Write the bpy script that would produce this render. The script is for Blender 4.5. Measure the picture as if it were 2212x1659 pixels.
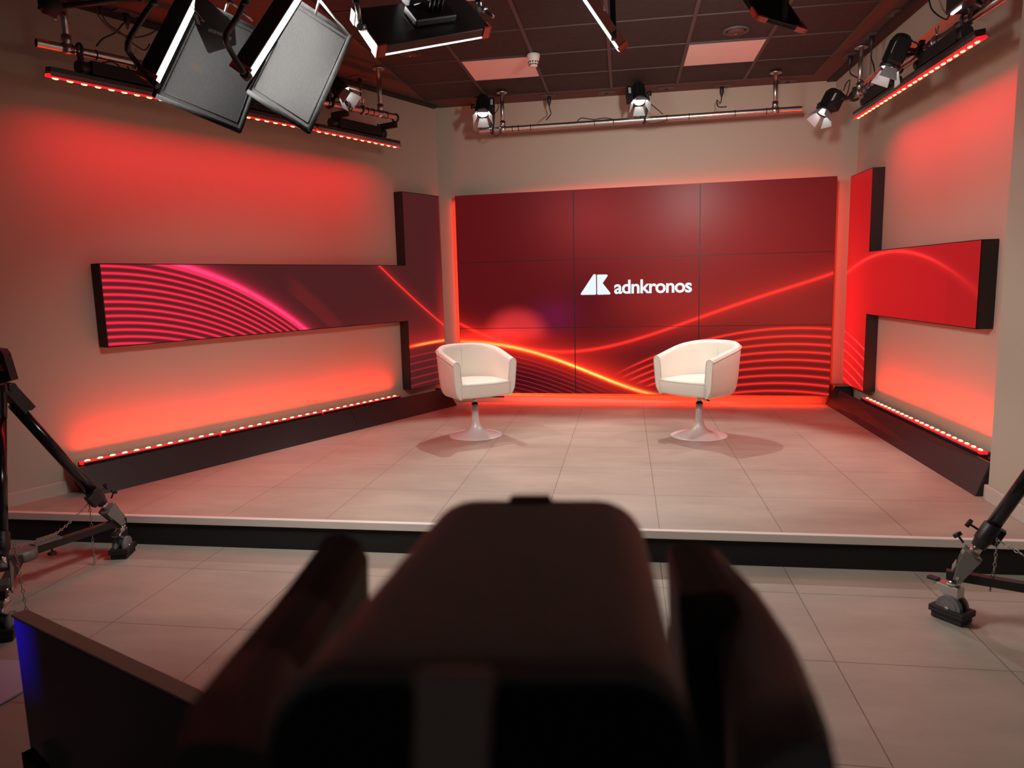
import bpy, math, random
from mathutils import Vector as V, Matrix
random.seed(7)
SC = bpy.context.scene
for o in list(bpy.data.objects): bpy.data.objects.remove(o)
COL = SC.collection

# ------------------------------------------------------------------ camera
IW, IH, FPX = 2212, 1659, 1552.45
CF = V((-0.15582471, 0.97761065, -0.14140751)); CR = V((0.98778118, 0.15383583, -0.02495748)); CU = V((0.00264516, 0.14356867, 0.98963682))
CC = V((0.38273818, -0.70538008, 1.43853635))
cd = bpy.data.cameras.new('camera'); cam = bpy.data.objects.new('camera', cd); COL.objects.link(cam)
cd.sensor_width = 36; cd.lens = FPX / IW * 36; cd.clip_start = 0.02
cam.matrix_world = Matrix(((CR.x, CU.x, -CF.x, CC.x), (CR.y, CU.y, -CF.y, CC.y), (CR.z, CU.z, -CF.z, CC.z), (0, 0, 0, 1)))
cd.dof.use_dof = True; cd.dof.focus_distance = 5.5; cd.dof.aperture_fstop = 5.2
SC.camera = cam
# ------------------------------------------------------------------ light and exposure
SC.view_settings.view_transform = 'Standard'; SC.view_settings.look = 'None'
SC.view_settings.exposure = 0.0; SC.view_settings.gamma = 1.0; SC.view_settings.use_curve_mapping = False
SC.cycles.use_denoising = True
SC.cycles.max_bounces = 8; SC.cycles.sample_clamp_indirect = 6
wd = bpy.data.worlds.new('world'); SC.world = wd; wd.use_nodes = True
wd.node_tree.nodes['Background'].inputs[0].default_value = (1.0, 0.95, 0.90, 1); wd.node_tree.nodes['Background'].inputs[1].default_value = 0.026
KEY_W = 17.0      # white soft panels
SPOT_W = 80.0     # white spotlights
RED_UP_W = 6.2    # red bars under the ceiling, per metre
RED_LOW_W = 5.8   # red bars on the floor, per metre
BACK_W = 2.6      # strips behind the video wall, per metre
WHITE = (1.0, 0.95, 0.89); RED = (1.0, 0.004, 0.022); RED_O = (1.0, 0.030, 0.008)

# ------------------------------------------------------------------ frames of reference
ST = 0.1694; ZC = 3.205
def ray(x, y): return CF + CR * ((x - IW / 2) / FPX) - CU * ((y - IH / 2) / FPX)
def atd(x, y, d): return CC + ray(x, y) * d                        # at a distance along the view axis
def atz(x, y, z):
    d = ray(x, y); return CC + d * ((z - CC.z) / d.z)
class Wall:
    def __init__(s, p, t, n): s.p, s.t, s.n = V(p), V(t).normalized(), V(n).normalized()
    def __call__(s, u, d, z): q = s.p + s.t * u + s.n * d; return V((q.x, q.y, z))
    def px(s, x, y, d):
        r = ray(x, y); q = s.p + s.n * d; return CC + r * ((q - CC).dot(s.n) / r.dot(s.n))
th = math.radians(25); LW = Wall((-1.525, 6.745, 0), (math.sin(th), math.cos(th), 0), (math.cos(th), -math.sin(th), 0))
th = math.radians(-1.5); RW = Wall((2.53, 6.656, 0), (math.sin(th), math.cos(th), 0), (-math.cos(th), math.sin(th), 0))
BW = Wall((-1.525, 6.745, 0), (4.055, -.089, 0), (-.022, -1, 0))
th = -.0579; VW = Wall((-1.3296, 6.6371, 0), (math.cos(th), math.sin(th), 0), (math.sin(th), -math.cos(th), 0))

# ------------------------------------------------------------------ materials
def lin(r, g, b):
    f = lambda c: (c / 255 / 12.92) if c / 255 <= .04045 else ((c / 255 + .055) / 1.055) ** 2.4
    return (f(r), f(g), f(b))
def mat(name, col, rough=.5, metal=0, spec=.5, bump=0, bscale=60, vary=0, vscale=8, coat=0):
    m = bpy.data.materials.new(name); m.use_nodes = True; nt = m.node_tree; b = nt.nodes['Principled BSDF']
    b.inputs['Base Color'].default_value = (*col, 1); b.inputs['Roughness'].default_value = rough
    b.inputs['Metallic'].default_value = metal; b.inputs['Specular IOR Level'].default_value = spec
    if coat: b.inputs['Coat Weight'].default_value = coat
    tc = nt.nodes.new('ShaderNodeTexCoord')
    if vary:
        n = nt.nodes.new('ShaderNodeTexNoise'); n.inputs['Scale'].default_value = vscale; n.inputs['Detail'].default_value = 5
        nt.links.new(tc.outputs['Object'], n.inputs['Vector'])
        r = nt.nodes.new('ShaderNodeMapRange'); r.inputs[1].default_value = .3; r.inputs[2].default_value = .7
        r.inputs[3].default_value = 1 - vary; r.inputs[4].default_value = 1 + vary; nt.links.new(n.outputs['Fac'], r.inputs[0])
        h = nt.nodes.new('ShaderNodeVectorMath'); h.operation = 'SCALE'; h.inputs[0].default_value = col
        nt.links.new(r.outputs[0], h.inputs['Scale']); nt.links.new(h.outputs[0], b.inputs['Base Color'])
    if bump:
        n = nt.nodes.new('ShaderNodeTexNoise'); n.inputs['Scale'].default_value = bscale; n.inputs['Detail'].default_value = 3
        nt.links.new(tc.outputs['Object'], n.inputs['Vector'])
        q = nt.nodes.new('ShaderNodeBump'); q.inputs['Strength'].default_value = bump; q.inputs['Distance'].default_value = .004
        nt.links.new(n.outputs['Fac'], q.inputs['Height']); nt.links.new(q.outputs['Normal'], b.inputs['Normal'])
    return m
def emat(name, col, strength, base=(.02, .02, .02), rough=.4):
    m = mat(name, base, rough); b = m.node_tree.nodes['Principled BSDF']
    b.inputs['Emission Color'].default_value = (*col, 1); b.inputs['Emission Strength'].default_value = strength
    return m
class X:                                                            # arithmetic on shader sockets
    nt = None
    def __init__(s, k): s.k = k
    @staticmethod
    def op(o, *a):
        n = X.nt.nodes.new('ShaderNodeMath'); n.operation = o
        for i, q in enumerate(a):
            if isinstance(q, X): X.nt.links.new(q.k, n.inputs[i])
            else: n.inputs[i].default_value = q
        return X(n.outputs[0])
    def __add__(s, q): return X.op('ADD', s, q)
    __radd__ = __add__
    def __sub__(s, q): return X.op('SUBTRACT', s, q)
    def __rsub__(s, q): return X.op('SUBTRACT', q, s)
    def __mul__(s, q): return X.op('MULTIPLY', s, q)
    __rmul__ = __mul__
    def __truediv__(s, q): return X.op('DIVIDE', s, q)
    def abs(s): return X.op('ABSOLUTE', s)
    def fract(s): return X.op('FRACT', s)
    def gt(s, q): return X.op('GREATER_THAN', s, q)
    def lt(s, q): return X.op('LESS_THAN', s, q)
    def step(s, a, b):
        n = X.nt.nodes.new('ShaderNodeMapRange'); n.interpolation_type = 'SMOOTHSTEP'; X.nt.links.new(s.k, n.inputs[0])
        n.inputs[1].default_value = min(a, b); n.inputs[2].default_value = max(a, b)
        n.inputs[3].default_value = 0 if a < b else 1; n.inputs[4].default_value = 1 if a < b else 0
        return X(n.outputs[0])
def poly(c, u):
    r = c[0]
    for k in c[1:]: r = u * r + k if not isinstance(r, X) else r * u + k
    return r
def gauss(d, w): q = d * (1 / w); return X.op('EXPONENT', q * q * -1.0)
def blob(u, v, a, b, w, h=None): p = (u - a) * (1 / w); q = (v - b) * (1 / (h or w)); return X.op('EXPONENT', (p * p + q * q) * -1.0)
def line(k, w):                                                     # lines at whole numbers of k
    f = (k + .5).fract() - .5; return gauss(f, w)
def screen_mat(name, fn, gain=1.0, rough=.32):
    m = bpy.data.materials.new(name); m.use_nodes = True; nt = m.node_tree; X.nt = nt; b = nt.nodes['Principled BSDF']
    b.inputs['Base Color'].default_value = (.006, .006, .006, 1); b.inputs['Roughness'].default_value = rough; b.inputs['Specular IOR Level'].default_value = .09
    tc = nt.nodes.new('ShaderNodeTexCoord'); sp = nt.nodes.new('ShaderNodeSeparateXYZ'); nt.links.new(tc.outputs['UV'], sp.inputs[0])
    acc = None
    for col, w in fn(X(sp.outputs[0]), X(sp.outputs[1])):
        s = nt.nodes.new('ShaderNodeVectorMath'); s.operation = 'SCALE'; s.inputs[0].default_value = col
        if isinstance(w, X): nt.links.new(w.k, s.inputs['Scale'])
        else: s.inputs['Scale'].default_value = w
        if acc is None: acc = s
        else:
            a = nt.nodes.new('ShaderNodeVectorMath'); a.operation = 'ADD'; nt.links.new(acc.outputs[0], a.inputs[0]); nt.links.new(s.outputs[0], a.inputs[1]); acc = a
    nt.links.new(acc.outputs[0], b.inputs['Emission Color']); b.inputs['Emission Strength'].default_value = gain
    return m
def tile_mat(name, col, ox, oy, size, joint, jw, rough=.42):
    m = bpy.data.materials.new(name); m.use_nodes = True; nt = m.node_tree; X.nt = nt; b = nt.nodes['Principled BSDF']
    tc = nt.nodes.new('ShaderNodeTexCoord'); sp = nt.nodes.new('ShaderNodeSeparateXYZ'); nt.links.new(tc.outputs['Object'], sp.inputs[0])
    x = (X(sp.outputs[0]) - ox) * (1 / size) + 40; y = (X(sp.outputs[1]) - oy) * (1 / size) + 40
    fx = (x + .5).fract() - .5; fy = (y + .5).fract() - .5
    j = X.op('MAXIMUM', fx.abs().step(jw / size, .4 * jw / size), fy.abs().step(jw / size, .4 * jw / size))
    n1 = nt.nodes.new('ShaderNodeTexNoise'); n1.inputs['Scale'].default_value = 1.6; n1.inputs['Detail'].default_value = 8; n1.inputs['Roughness'].default_value = .62
    mp = nt.nodes.new('ShaderNodeMapping'); mp.inputs['Scale'].default_value = (1, 2.6, 1); nt.links.new(tc.outputs['Object'], mp.inputs[0]); nt.links.new(mp.outputs[0], n1.inputs['Vector'])
    wn = nt.nodes.new('ShaderNodeTexWhiteNoise'); wn.noise_dimensions = '2D'; cx = nt.nodes.new('ShaderNodeCombineXYZ')
    nt.links.new(X.op('FLOOR', x).k, cx.inputs[0]); nt.links.new(X.op('FLOOR', y).k, cx.inputs[1]); nt.links.new(cx.outputs[0], wn.inputs['Vector'])
    fac = (X(n1.outputs['Fac']) - .5) * .75 + 1.0 + (X(wn.outputs['Value']) - .5) * .06
    fac = fac * (1 - j * joint)
    s = nt.nodes.new('ShaderNodeVectorMath'); s.operation = 'SCALE'; s.inputs[0].default_value = col; nt.links.new(fac.k, s.inputs['Scale'])
    nt.links.new(s.outputs[0], b.inputs['Base Color']); b.inputs['Roughness'].default_value = rough; b.inputs['Specular IOR Level'].default_value = .45
    return m
M = {}
M['wall'] = mat('wall paint', (.47, .40, .32), .75, bump=.03, bscale=220)
M['stage_tile'] = tile_mat('stage tiles', (.40, .345, .285), .5528, 6.4745, .6, .6, .0028)
M['floor_tile'] = tile_mat('floor tiles', (.43, .375, .315), .5558, 2.5598, .6, .65, .0028)
M['ceil_tile'] = mat('ceiling tile', (.030, .025, .023), .8, bump=.15, bscale=90, vary=.2, vscale=20)
M['ceil_bar'] = mat('ceiling grid', (.085, .070, .068), .6)
M['ceil_edge'] = mat('ceiling border board', (.085, .042, .032), .7)
M['ceil_dark'] = mat('ceiling dark strip', (.018, .014, .013), .8)
M['base'] = mat('baseboard paint', (.52, .44, .38), .55)
M['alu'] = mat('brushed aluminium', (.62, .58, .54), .32, 1.0, vary=.06, vscale=40)
M['trimalu'] = mat('stage nose aluminium', (.80, .73, .66), .5, .0)
M['steel'] = mat('satin steel', (.55, .54, .53), .3, 1.0)
M['chrome'] = mat('bright metal', (.8, .79, .77), .18, 1.0)
M['black'] = mat('black plastic', (.016, .015, .015), .45)
M['armplastic'] = mat('camera arm plastic', (.085, .082, .08), .7)
M['matte'] = mat('matte black', (.011, .010, .010), .75)
M['cambody'] = mat('charcoal camera plastic', (.34, .335, .33), .6)
M['rubber'] = mat('black rubber', (.014, .014, .014), .6)
M['blackpaint'] = mat('black semi matte panel', (.022, .019, .019), .36)
M['gloss'] = mat('black gloss', (.01, .01, .011), .16)
M['riser'] = mat('stage riser carpet', (.012, .011, .011), .9, bump=.2, bscale=300)
M['leather'] = mat('white leatherette', (.87, .83, .735), .5, bump=.06, bscale=160)
M['piping'] = mat('leatherette seam', (.66, .61, .52), .55)
M['silver'] = mat('silver paint', (.80, .77, .75), .36, .12)
M['flag'] = mat('black padded vinyl', (.0055, .0055, .0057), .6, spec=.2, bump=.35, bscale=420, vary=.10, vscale=9)
M['flagedge'] = mat('worn vinyl piping', (.006, .006, .006), .8, spec=.15, bump=.4, bscale=300, vary=.5, vscale=45)
M['redcap'] = mat('red plastic corner', (.55, .055, .035), .42)
M['grey'] = mat('grey cast metal', (.23, .215, .20), .5, .3)
M['greywheel'] = mat('grey wheel rubber', (.16, .165, .17), .55)
M['label'] = mat('label sticker', (.62, .60, .57), .55)
M['white'] = mat('white plastic', (.80, .74, .64), .45)
M['diffuser'] = mat('white ceiling diffuser', (.82, .74, .68), .6)
M['blue'] = mat('blue connector', (.06, .10, .42), .45)
M['print'] = mat('grey print', (.85, .85, .85), .6)
M['antenna'] = mat('antenna board', (.085, .085, .083), .55)
M['wire'] = mat('pale safety wire', (.42, .40, .38), .35, .8)
M['lamp'] = emat('lamp face', (1, .97, .93), 2.2)
M['lens'] = emat('spot lens', (1, .98, .95), 9.0)
M['redstrip'] = emat('red strip', (1, .006, .014), 1.6)
M['led'] = emat('bright diode', (1, .60, .22), 3.2)
M['ledwarm'] = emat('bright warm diode', (1, .66, .26), 4.0)
M['back'] = emat('red backlight', (1, .06, .02), 1.2)
M['logo'] = emat('logo white', (.86, .95, 1.0), .95)
M['sheet'] = mat('pale lilac patch', (.56, .50, .72), .5)
M['strap'] = mat('grey rubber strip', (.55, .46, .44), .6)

def scuffed(name, col, p, q):
    m = mat(name, col, .6, spec=.2, bump=.35, bscale=420, vary=.10, vscale=9); nt = m.node_tree; X.nt = nt; b = nt.nodes['Principled BSDF']
    base = b.inputs['Base Color'].links[0].from_socket; tc = nt.nodes.new('ShaderNodeTexCoord')
    d = nt.nodes.new('ShaderNodeVectorMath'); d.operation = 'DISTANCE'; nt.links.new(tc.outputs['Object'], d.inputs[0]); d.inputs[1].default_value = p
    n = nt.nodes.new('ShaderNodeTexNoise'); n.inputs['Scale'].default_value = 14; n.inputs['Detail'].default_value = 4; nt.links.new(tc.outputs['Object'], n.inputs['Vector'])
    d2 = nt.nodes.new('ShaderNodeVectorMath'); d2.operation = 'DISTANCE'; nt.links.new(tc.outputs['Object'], d2.inputs[0]); d2.inputs[1].default_value = q
    st = (X(d.outputs['Value']) + (X(n.outputs['Fac']) - .5) * .05).step(.034, .008)
    sc = ((X(n.outputs['Fac']) - .52).abs()).step(.012, .002) * X(d2.outputs['Value']).step(.15, .10)
    mx = nt.nodes.new('ShaderNodeMix'); mx.data_type = 'RGBA'; nt.links.new((st * .55).k, mx.inputs[0]); nt.links.new(base, mx.inputs[6]); mx.inputs[7].default_value = (col[0] * 2.6, col[1] * 1.5, col[2] * .5, 1)
    m2 = nt.nodes.new('ShaderNodeMix'); m2.data_type = 'RGBA'; nt.links.new((sc * .6).k, m2.inputs[0]); nt.links.new(mx.outputs[2], m2.inputs[6]); m2.inputs[7].default_value = (col[0] * 2, col[1] * 2, col[2] * 2, 1)
    nt.links.new(m2.outputs[2], b.inputs['Base Color']); return m
# ------------------------------------------------------------------ mesh builder
class MB:
    def __init__(s): s.v = []; s.f = []; s.uv = {}; s.sm = []
    def quad(s, a, b, c, d, uv=None, smooth=False):
        i = len(s.v); s.v += [V(a), V(b), V(c), V(d)]; s.f.append((i, i + 1, i + 2, i + 3)); s.sm.append(smooth)
        if uv: s.uv[len(s.f) - 1] = uv
        return s
    def poly(s, pts):
        i = len(s.v); s.v += [V(p) for p in pts]; s.f.append(tuple(range(i, i + len(pts)))); s.sm.append(False); return s
    def hexa(s, p):                                                 # eight corners: bottom four, top four
        i = len(s.v); s.v += [V(q) for q in p]
        for f in ((3, 2, 1, 0), (4, 5, 6, 7), (0, 1, 5, 4), (1, 2, 6, 5), (2, 3, 7, 6), (3, 0, 4, 7)): s.f.append(tuple(i + k for k in f)); s.sm.append(False)
        return s
    def obox(s, o, a, b, c):                                        # corner and three edge vectors
        o, a, b, c = V(o), V(a), V(b), V(c); return s.hexa([o, o + a, o + a + b, o + b, o + c, o + a + c, o + a + b + c, o + b + c])
    def cbox(s, m, a, b, c): m, a, b, c = V(m), V(a), V(b), V(c); return s.obox(m - (a + b + c) / 2, a, b, c)
    def box(s, x0, y0, z0, x1, y1, z1): return s.obox((x0, y0, z0), (x1 - x0, 0, 0), (0, y1 - y0, 0), (0, 0, z1 - z0))
    def prism(s, pts, d):                                           # outline moved along d
        i = len(s.v); n = len(pts); d = V(d); s.v += [V(p) for p in pts] + [V(p) + d for p in pts]
        s.f += [tuple(range(i + n - 1, i - 1, -1)), tuple(range(i + n, i + 2 * n))]; s.sm += [False, False]
        for k in range(n): s.f.append((i + k, i + (k + 1) % n, i + n + (k + 1) % n, i + n + k)); s.sm.append(False)
        return s
    def rings(s, R, caps=True, closed=True, smooth=True):           # loft over rings of equal length
        i = len(s.v); n = len(R[0])
        for r in R: s.v += [V(p) for p in r]
        for a in range(len(R) - 1):
            for k in range(n if closed else n - 1):
                q = (k + 1) % n; s.f.append((i + a * n + k, i + a * n + q, i + (a + 1) * n + q, i + (a + 1) * n + k)); s.sm.append(smooth)
        if caps and closed:
            s.f.append(tuple(range(i + n - 1, i - 1, -1))); s.sm.append(False)
            j = i + (len(R) - 1) * n; s.f.append(tuple(range(j, j + n))); s.sm.append(False)
        return s
    def tube(s, pts, r, seg=8, caps=True, smooth=True):
        pts = [V(p) for p in pts]; R = []; t0 = None; u = None
        for k, p in enumerate(pts):
            t = (pts[min(k + 1, len(pts) - 1)] - pts[max(k - 1, 0)]).normalized()
            if u is None: u = t.orthogonal().normalized()
            else: u = (u - t * u.dot(t)).normalized()
            w = t.cross(u); rr = r[k] if isinstance(r, (list, tuple)) else r
            R.append([p + (u * math.cos(2 * math.pi * j / seg) + w * math.sin(2 * math.pi * j / seg)) * rr for j in range(seg)])
        return s.rings(R, caps, True, smooth)
    def cyl(s, a, b, r, r2=None, seg=20): return s.tube([a, b], [r, r if r2 is None else r2], seg)
    def lathe(s, prof, axis=(0, 0, 1), o=(0, 0, 0), seg=32, caps=True):
        ax = V(axis).normalized(); u = ax.orthogonal().normalized(); w = ax.cross(u); o = V(o)
        return s.rings([[o + ax * z + (u * math.cos(2 * math.pi * j / seg) + w * math.sin(2 * math.pi * j / seg)) * max(r, 1e-4) for j in range(seg)] for r, z in prof], caps)
    def torus(s, c, ax, R, r, seg=16, rs=6, sx=1.0, dx=None):
        ax = V(ax).normalized(); u = V(dx).normalized() if dx is not None else ax.orthogonal().normalized(); w = ax.cross(u); c = V(c); rr = []
        for k in range(seg + 1):
            a = 2 * math.pi * k / seg; e = u * math.cos(a) * sx + w * math.sin(a); d = (u * math.cos(a) + w * math.sin(a)).normalized()
            rr.append([c + e * R + (d * math.cos(2 * math.pi * j / rs) + ax * math.sin(2 * math.pi * j / rs)) * r for j in range(rs)])
        return s.rings(rr, False)
def spline(P, n=8):
    P = [V(p) for p in P]; out = []
    for k in range(len(P) - 1):
        a, b, c, d = P[max(k - 1, 0)], P[k], P[k + 1], P[min(k + 2, len(P) - 1)]
        for j in range(n):
            t = j / n; out.append(.5 * ((2 * b) + (c - a) * t + (2 * a - 5 * b + 4 * c - d) * t * t + (3 * b - a - 3 * c + d) * t ** 3))
    return out + [P[-1]]
WM = {}
def link(name, mb, m, parent=None, local=False, bevel=0):
    me = bpy.data.meshes.new(name); vs = mb.v
    if parent is not None and not local: inv = WM[parent].inverted(); vs = [inv @ v for v in vs]
    me.from_pydata([tuple(v) for v in vs], [], mb.f); me.polygons.foreach_set('use_smooth', mb.sm)
    if mb.uv:
        ul = me.uv_layers.new(name='UVMap')
        for fi, uv in mb.uv.items():
            for li, c in zip(me.polygons[fi].loop_indices, uv): ul.data[li].uv = c
    me.materials.append(M[m] if isinstance(m, str) else m); me.validate(); me.update()
    o = bpy.data.objects.new(name, me); COL.objects.link(o)
    if parent is not None: o.parent = parent; WM[o] = WM[parent]
    else: WM[o] = Matrix()
    if bevel:
        b = o.modifiers.new('bevel', 'BEVEL'); b.width = bevel; b.segments = 2; b.limit_method = 'ANGLE'; b.angle_limit = math.radians(40)
    return o
def tag(o, label, cat, group=None):
    o['label'] = label; o['category'] = cat
    if group: o['group'] = group
    return o
def thing(name, label, cat, loc, group=None, rotz=0):
    o = bpy.data.objects.new(name, None); COL.objects.link(o); o.empty_display_size = .05
    o.location = loc; o.rotation_euler = (0, 0, rotz); WM[o] = Matrix.Translation(V(loc)) @ Matrix.Rotation(rotz, 4, 'Z'); return tag(o, label, cat, group)
def struct(name, mb, m, **k):
    o = link(name, mb, m, **k); o['kind'] = 'structure'; return o
def lamp(kind, name, loc, direction, parent, **k):
    l = bpy.data.lights.new(name, kind)
    for a, b in k.items(): setattr(l, a, b)
    o = bpy.data.objects.new(name, l); COL.objects.link(o)
    xd = V(k.pop('xdir')) if 'xdir' in k else None
    q = V(direction).to_track_quat('-Z', 'Y').to_matrix().to_4x4(); q.translation = V(loc)
    o.parent = parent; o.matrix_parent_inverse = Matrix(); o.matrix_local = WM[parent].inverted() @ q
    return o
def area(name, loc, direction, xdir, sx, sy, power, color, parent, spread=180):
    l = bpy.data.lights.new(name, 'AREA'); l.shape = 'RECTANGLE'; l.size = sx; l.size_y = sy; l.energy = power; l.color = color; l.spread = math.radians(spread)
    o = bpy.data.objects.new(name, l); COL.objects.link(o)
    z = -V(direction).normalized(); x = V(xdir); x = (x - z * x.dot(z)).normalized(); y = z.cross(x)
    q = Matrix(((x.x, y.x, z.x, loc[0]), (x.y, y.y, z.y, loc[1]), (x.z, y.z, z.z, loc[2]), (0, 0, 0, 1)))
    o.parent = parent; o.matrix_parent_inverse = Matrix(); o.matrix_local = WM[parent].inverted() @ q
    return o

# ================================================================== the room
NX = 2.372                                                          # face of the right return wall
lfar = LW(0, 0, 0); lnear = LW(-10.2, 0, 0)
rc = RW(0, 0, 0); rn = RW(-3.19, 0, 0)
def slab(a, b, z0, z1, n, t=.12):
    a, b, n = V(a), V(b), V(n); return MB().obox((a.x, a.y, z0), b - a, -n * t, (0, 0, z1 - z0))
struct('wall_left', slab(LW(-10.2, 0, 0), LW(.05, 0, 0), 0, 3.3, LW.n), 'wall')
struct('wall_back', slab(BW(-.1, 0, 0), BW(4.3, 0, 0), 0, 3.3, BW.n), 'wall')
struct('wall_right', slab(RW(-3.3, 0, 0), RW(.1, 0, 0), 0, 3.3, RW.n), 'wall')
struct('wall_right_return', MB().box(NX, -3.0, 0, NX + .6, 3.52, 3.3), 'wall')
struct('floor', MB().box(-7, -3, -.1, 3.2, 7, 0), 'floor_tile')
# ceiling: tile field, lower border boards, grid
GX0, GX1, GY = -1.563, 2.075, 6.445
struct('ceiling', MB().box(-6.5, -3, ZC + .012, 3.2, 7, ZC + .1), 'ceil_tile')
b = MB()
yl = -3.0
lx = lambda y: LW.p.x + (y - LW.p.y) * math.tan(math.radians(25))
b.prism([(GX0, yl, ZC), (GX0, GY, ZC), (lx(GY), GY, ZC), (lx(yl), yl, ZC)], (0, 0, .02))
b.prism([(lx(GY) - .02, GY, ZC), (2.6, GY, ZC), (2.6, 6.78, ZC), (lx(GY) - .02, 6.78, ZC)], (0, 0, .02))
b.prism([(GX1, yl, ZC), (2.6, yl, ZC), (2.6, GY, ZC), (GX1, GY, ZC)], (0, 0, .02))
struct('trim_1', b, 'ceil_edge')
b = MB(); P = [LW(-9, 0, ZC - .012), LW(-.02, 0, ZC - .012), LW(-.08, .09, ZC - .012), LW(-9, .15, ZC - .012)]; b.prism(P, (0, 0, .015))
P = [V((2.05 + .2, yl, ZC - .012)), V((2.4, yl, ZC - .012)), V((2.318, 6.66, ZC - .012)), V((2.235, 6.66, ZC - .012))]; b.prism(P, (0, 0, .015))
struct('trim_2', b, 'ceil_dark')  # narrow dark strips along the left and right ceiling edges
b = MB()
for i in range(-2, 3): x = .262 + .6 * i - .007 * 0; b.box(x - .013, -3, ZC + .004, x + .013, GY, ZC + .016)
for x in (GX0, GX1): b.box(x - .012, -3, ZC + .002, x + .012, GY, ZC + .016)
for j in range(-15, 1): y = 5.878 + .6 * j; b.box(GX0, y - .006, ZC + .006, GX1, y + .006, ZC + .016)
struct('trim_3', b, 'ceil_bar')
# beam along the right wall
b = MB(); b.hexa([(2.316, 6.70, 3.008), (2.70, 6.70, 3.008), (2.75, 3.3, 3.008), (2.405, 3.3, 3.008), (2.316, 6.70, ZC + .02), (2.70, 6.70, ZC + .02), (2.75, 3.3, ZC + .02), (2.405, 3.3, ZC + .02)])
struct('trim_4', b, 'wall')
# baseboards
struct('baseboard_left', MB().obox(LW(-10, 0, 0), LW.t * 6.15, LW.n * .016, (0, 0, ST + .082)), 'base', bevel=.004)
struct('baseboard_back', MB().obox(BW(.06, 0, ST), BW.t * 3.9, BW.n * .016, (0, 0, .075)), 'base', bevel=.004)
b = MB(); b.box(NX - .017, -3, 0, NX, 3.52, ST + .085); b.box(NX - .017, 3.52, ST, NX + .2, 3.537, ST + .085)
struct('baseboard_right', b, 'base', bevel=.006)

# stage platform
SY = 2.8745
st = thing('stage_platform', 'low raised stage floored with grey beige tiles across the back of the studio', 'stage', (0, 4.7, 0))
le = lx(SY); b = MB()
b.prism([(le + .005, SY, ST - .01), (NX - .004, SY, ST - .01), (NX - .004, 3.542, ST - .01), (RW(-3.1, .004, 0).x, 3.542, ST - .01), RW(-.01, .004, ST - .01), LW(-.01, .004, ST - .01)], (0, 0, .01))
deck = bpy.data.objects.new('x', None); bpy.data.objects.remove(deck)
dk = link('tiled_deck', b, 'stage_tile', None); dk.parent = st; dk.matrix_parent_inverse = WM[st].inverted(); WM[dk] = Matrix()
link('edge_trim', MB().box(le - .01, SY - .022, ST - .040, NX - .004, SY + .012, ST + .002), 'trimalu', st, bevel=.003)
link('riser', MB().box(le - .01, SY - .010, 0.0, NX - .004, SY + .02, ST - .038), 'riser', st)

# ================================================================== video wall
PW, PH, VZ = 1.2117, .6767, .285
W1 = [0.1377, -0.2521, -0.2249, -0.0502, 0.801]; W2 = [0.0291, -0.219, 0.4529, 0.1965, -0.9004, 1.082]; F0 = [-0.332, 1.8233, -1.5451]
def wall_picture(u, v):
    w1 = poly(W1, X.op('MINIMUM', u, 1.75)) - u.step(1.7, 2.0) * 2.0; w2 = poly(W2, u); d1 = v - w1; d2 = v - w2
    L = []
    L.append((lin(88, 12, 17), 1.0))
    L.append(((.16, .012, .010), blob(u, v, 2.05, 2.35, 1.0, .9)))
    L.append(((.15, .012, .006), blob(u, v, 2.7, 1.15, .85, .7)))
    L.append(((.08, .006, .008), blob(u, v, 1.1, 2.6, .35, .5)))
    L.append(((.10, .006, .004), blob(u, v, 1.75, 1.35, .45, .35)))
    L.append(((-.035, -.003, .0), blob(u, v, 1.15, 1.45, .18, .35)))
    L.append(((.03, .001, .030), blob(u, v, .84, 1.18, .17, .22)))
    L.append(((-.05, -.003, -.001), blob(u, v, .55, .25, .5, .3)))
    # half disc of red light
    rr = X.op('SQRT', (u - .5) * (u - .5) + (v - .95) * (v - .95) * .55)
    L.append(((.24, .012, .012), rr.step(.33, .12) * v.step(.75, 1.0) * 2.1))
    # glow between the two curves on the left, dark notch on the right of it
    g = X.op('EXPONENT', d1.abs() * -9.0); L.append(((.80, .020, .006), g * u.step(2.0, 1.2)))
    L.append(((.65, .014, .006), blob(u, v, .28, .86, .38, .12)))
    L.append(((.55, .015, .006), X.op('EXPONENT', d1.abs() * -5.0) * d1.gt(0) * blob(u, v, 1.25, .4, .55, .35)))
    # second curve
    L.append(((.80, .022, .012), gauss(d2, .022) * (1 - u.step(2.2, 3.2) * .1)))
    L.append(((.30, .006, .004), X.op('EXPONENT', d2.abs() * -11.0)))
    # the bright curve
    hot = blob(u, v, 1.1, .35, .55, .6)
    L.append(((1.0, .10, .02), gauss(d1, .036)))
    L.append(((.9, .60, .10), gauss(d1, .020) * (hot * 1.1 + blob(u, v, .42, .73, .25, .3) * .6 + .12)))
    L.append(((.0, .25, .02), gauss(d1, .013) * hot))
    # fan of lines at lower right
    f0 = poly(F0, u); k = (f0 - v) / ((u - 1.686) * .0115 + .100)
    m = u.step(1.25, 1.6) * (v - w1 - .07).step(0, .08) * k.gt(-.4) * k.lt(8.7)
    L.append(((.78, .020, .012), line(k, .13) * m)); L.append(((.16, .004, .002), line(k, .3) * m))
    # thin lines at lower left
    k2 = (w1 - .07 - v) * (1 / .068); m2 = k2.gt(.5) * u.step(1.65, .9) * u.step(-.2, .3)
    L.append(((.30, .020, .030), line(k2, .085) * m2 * .9))
    return L
M['vw'] = screen_mat('video wall picture', wall_picture, 1.0, .30)
vw = thing('video_wall', 'big video wall of nine red screens with white logo on the back wall', 'video wall', VW(1.8, 0, ST))
fr = MB().obox(VW(.01, -.10, VZ + .01), VW.t * (3 * PW - .02), VW.n * .095, (0, 0, 3 * PH - .02))
link('frame', fr, 'matte', vw)
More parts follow.
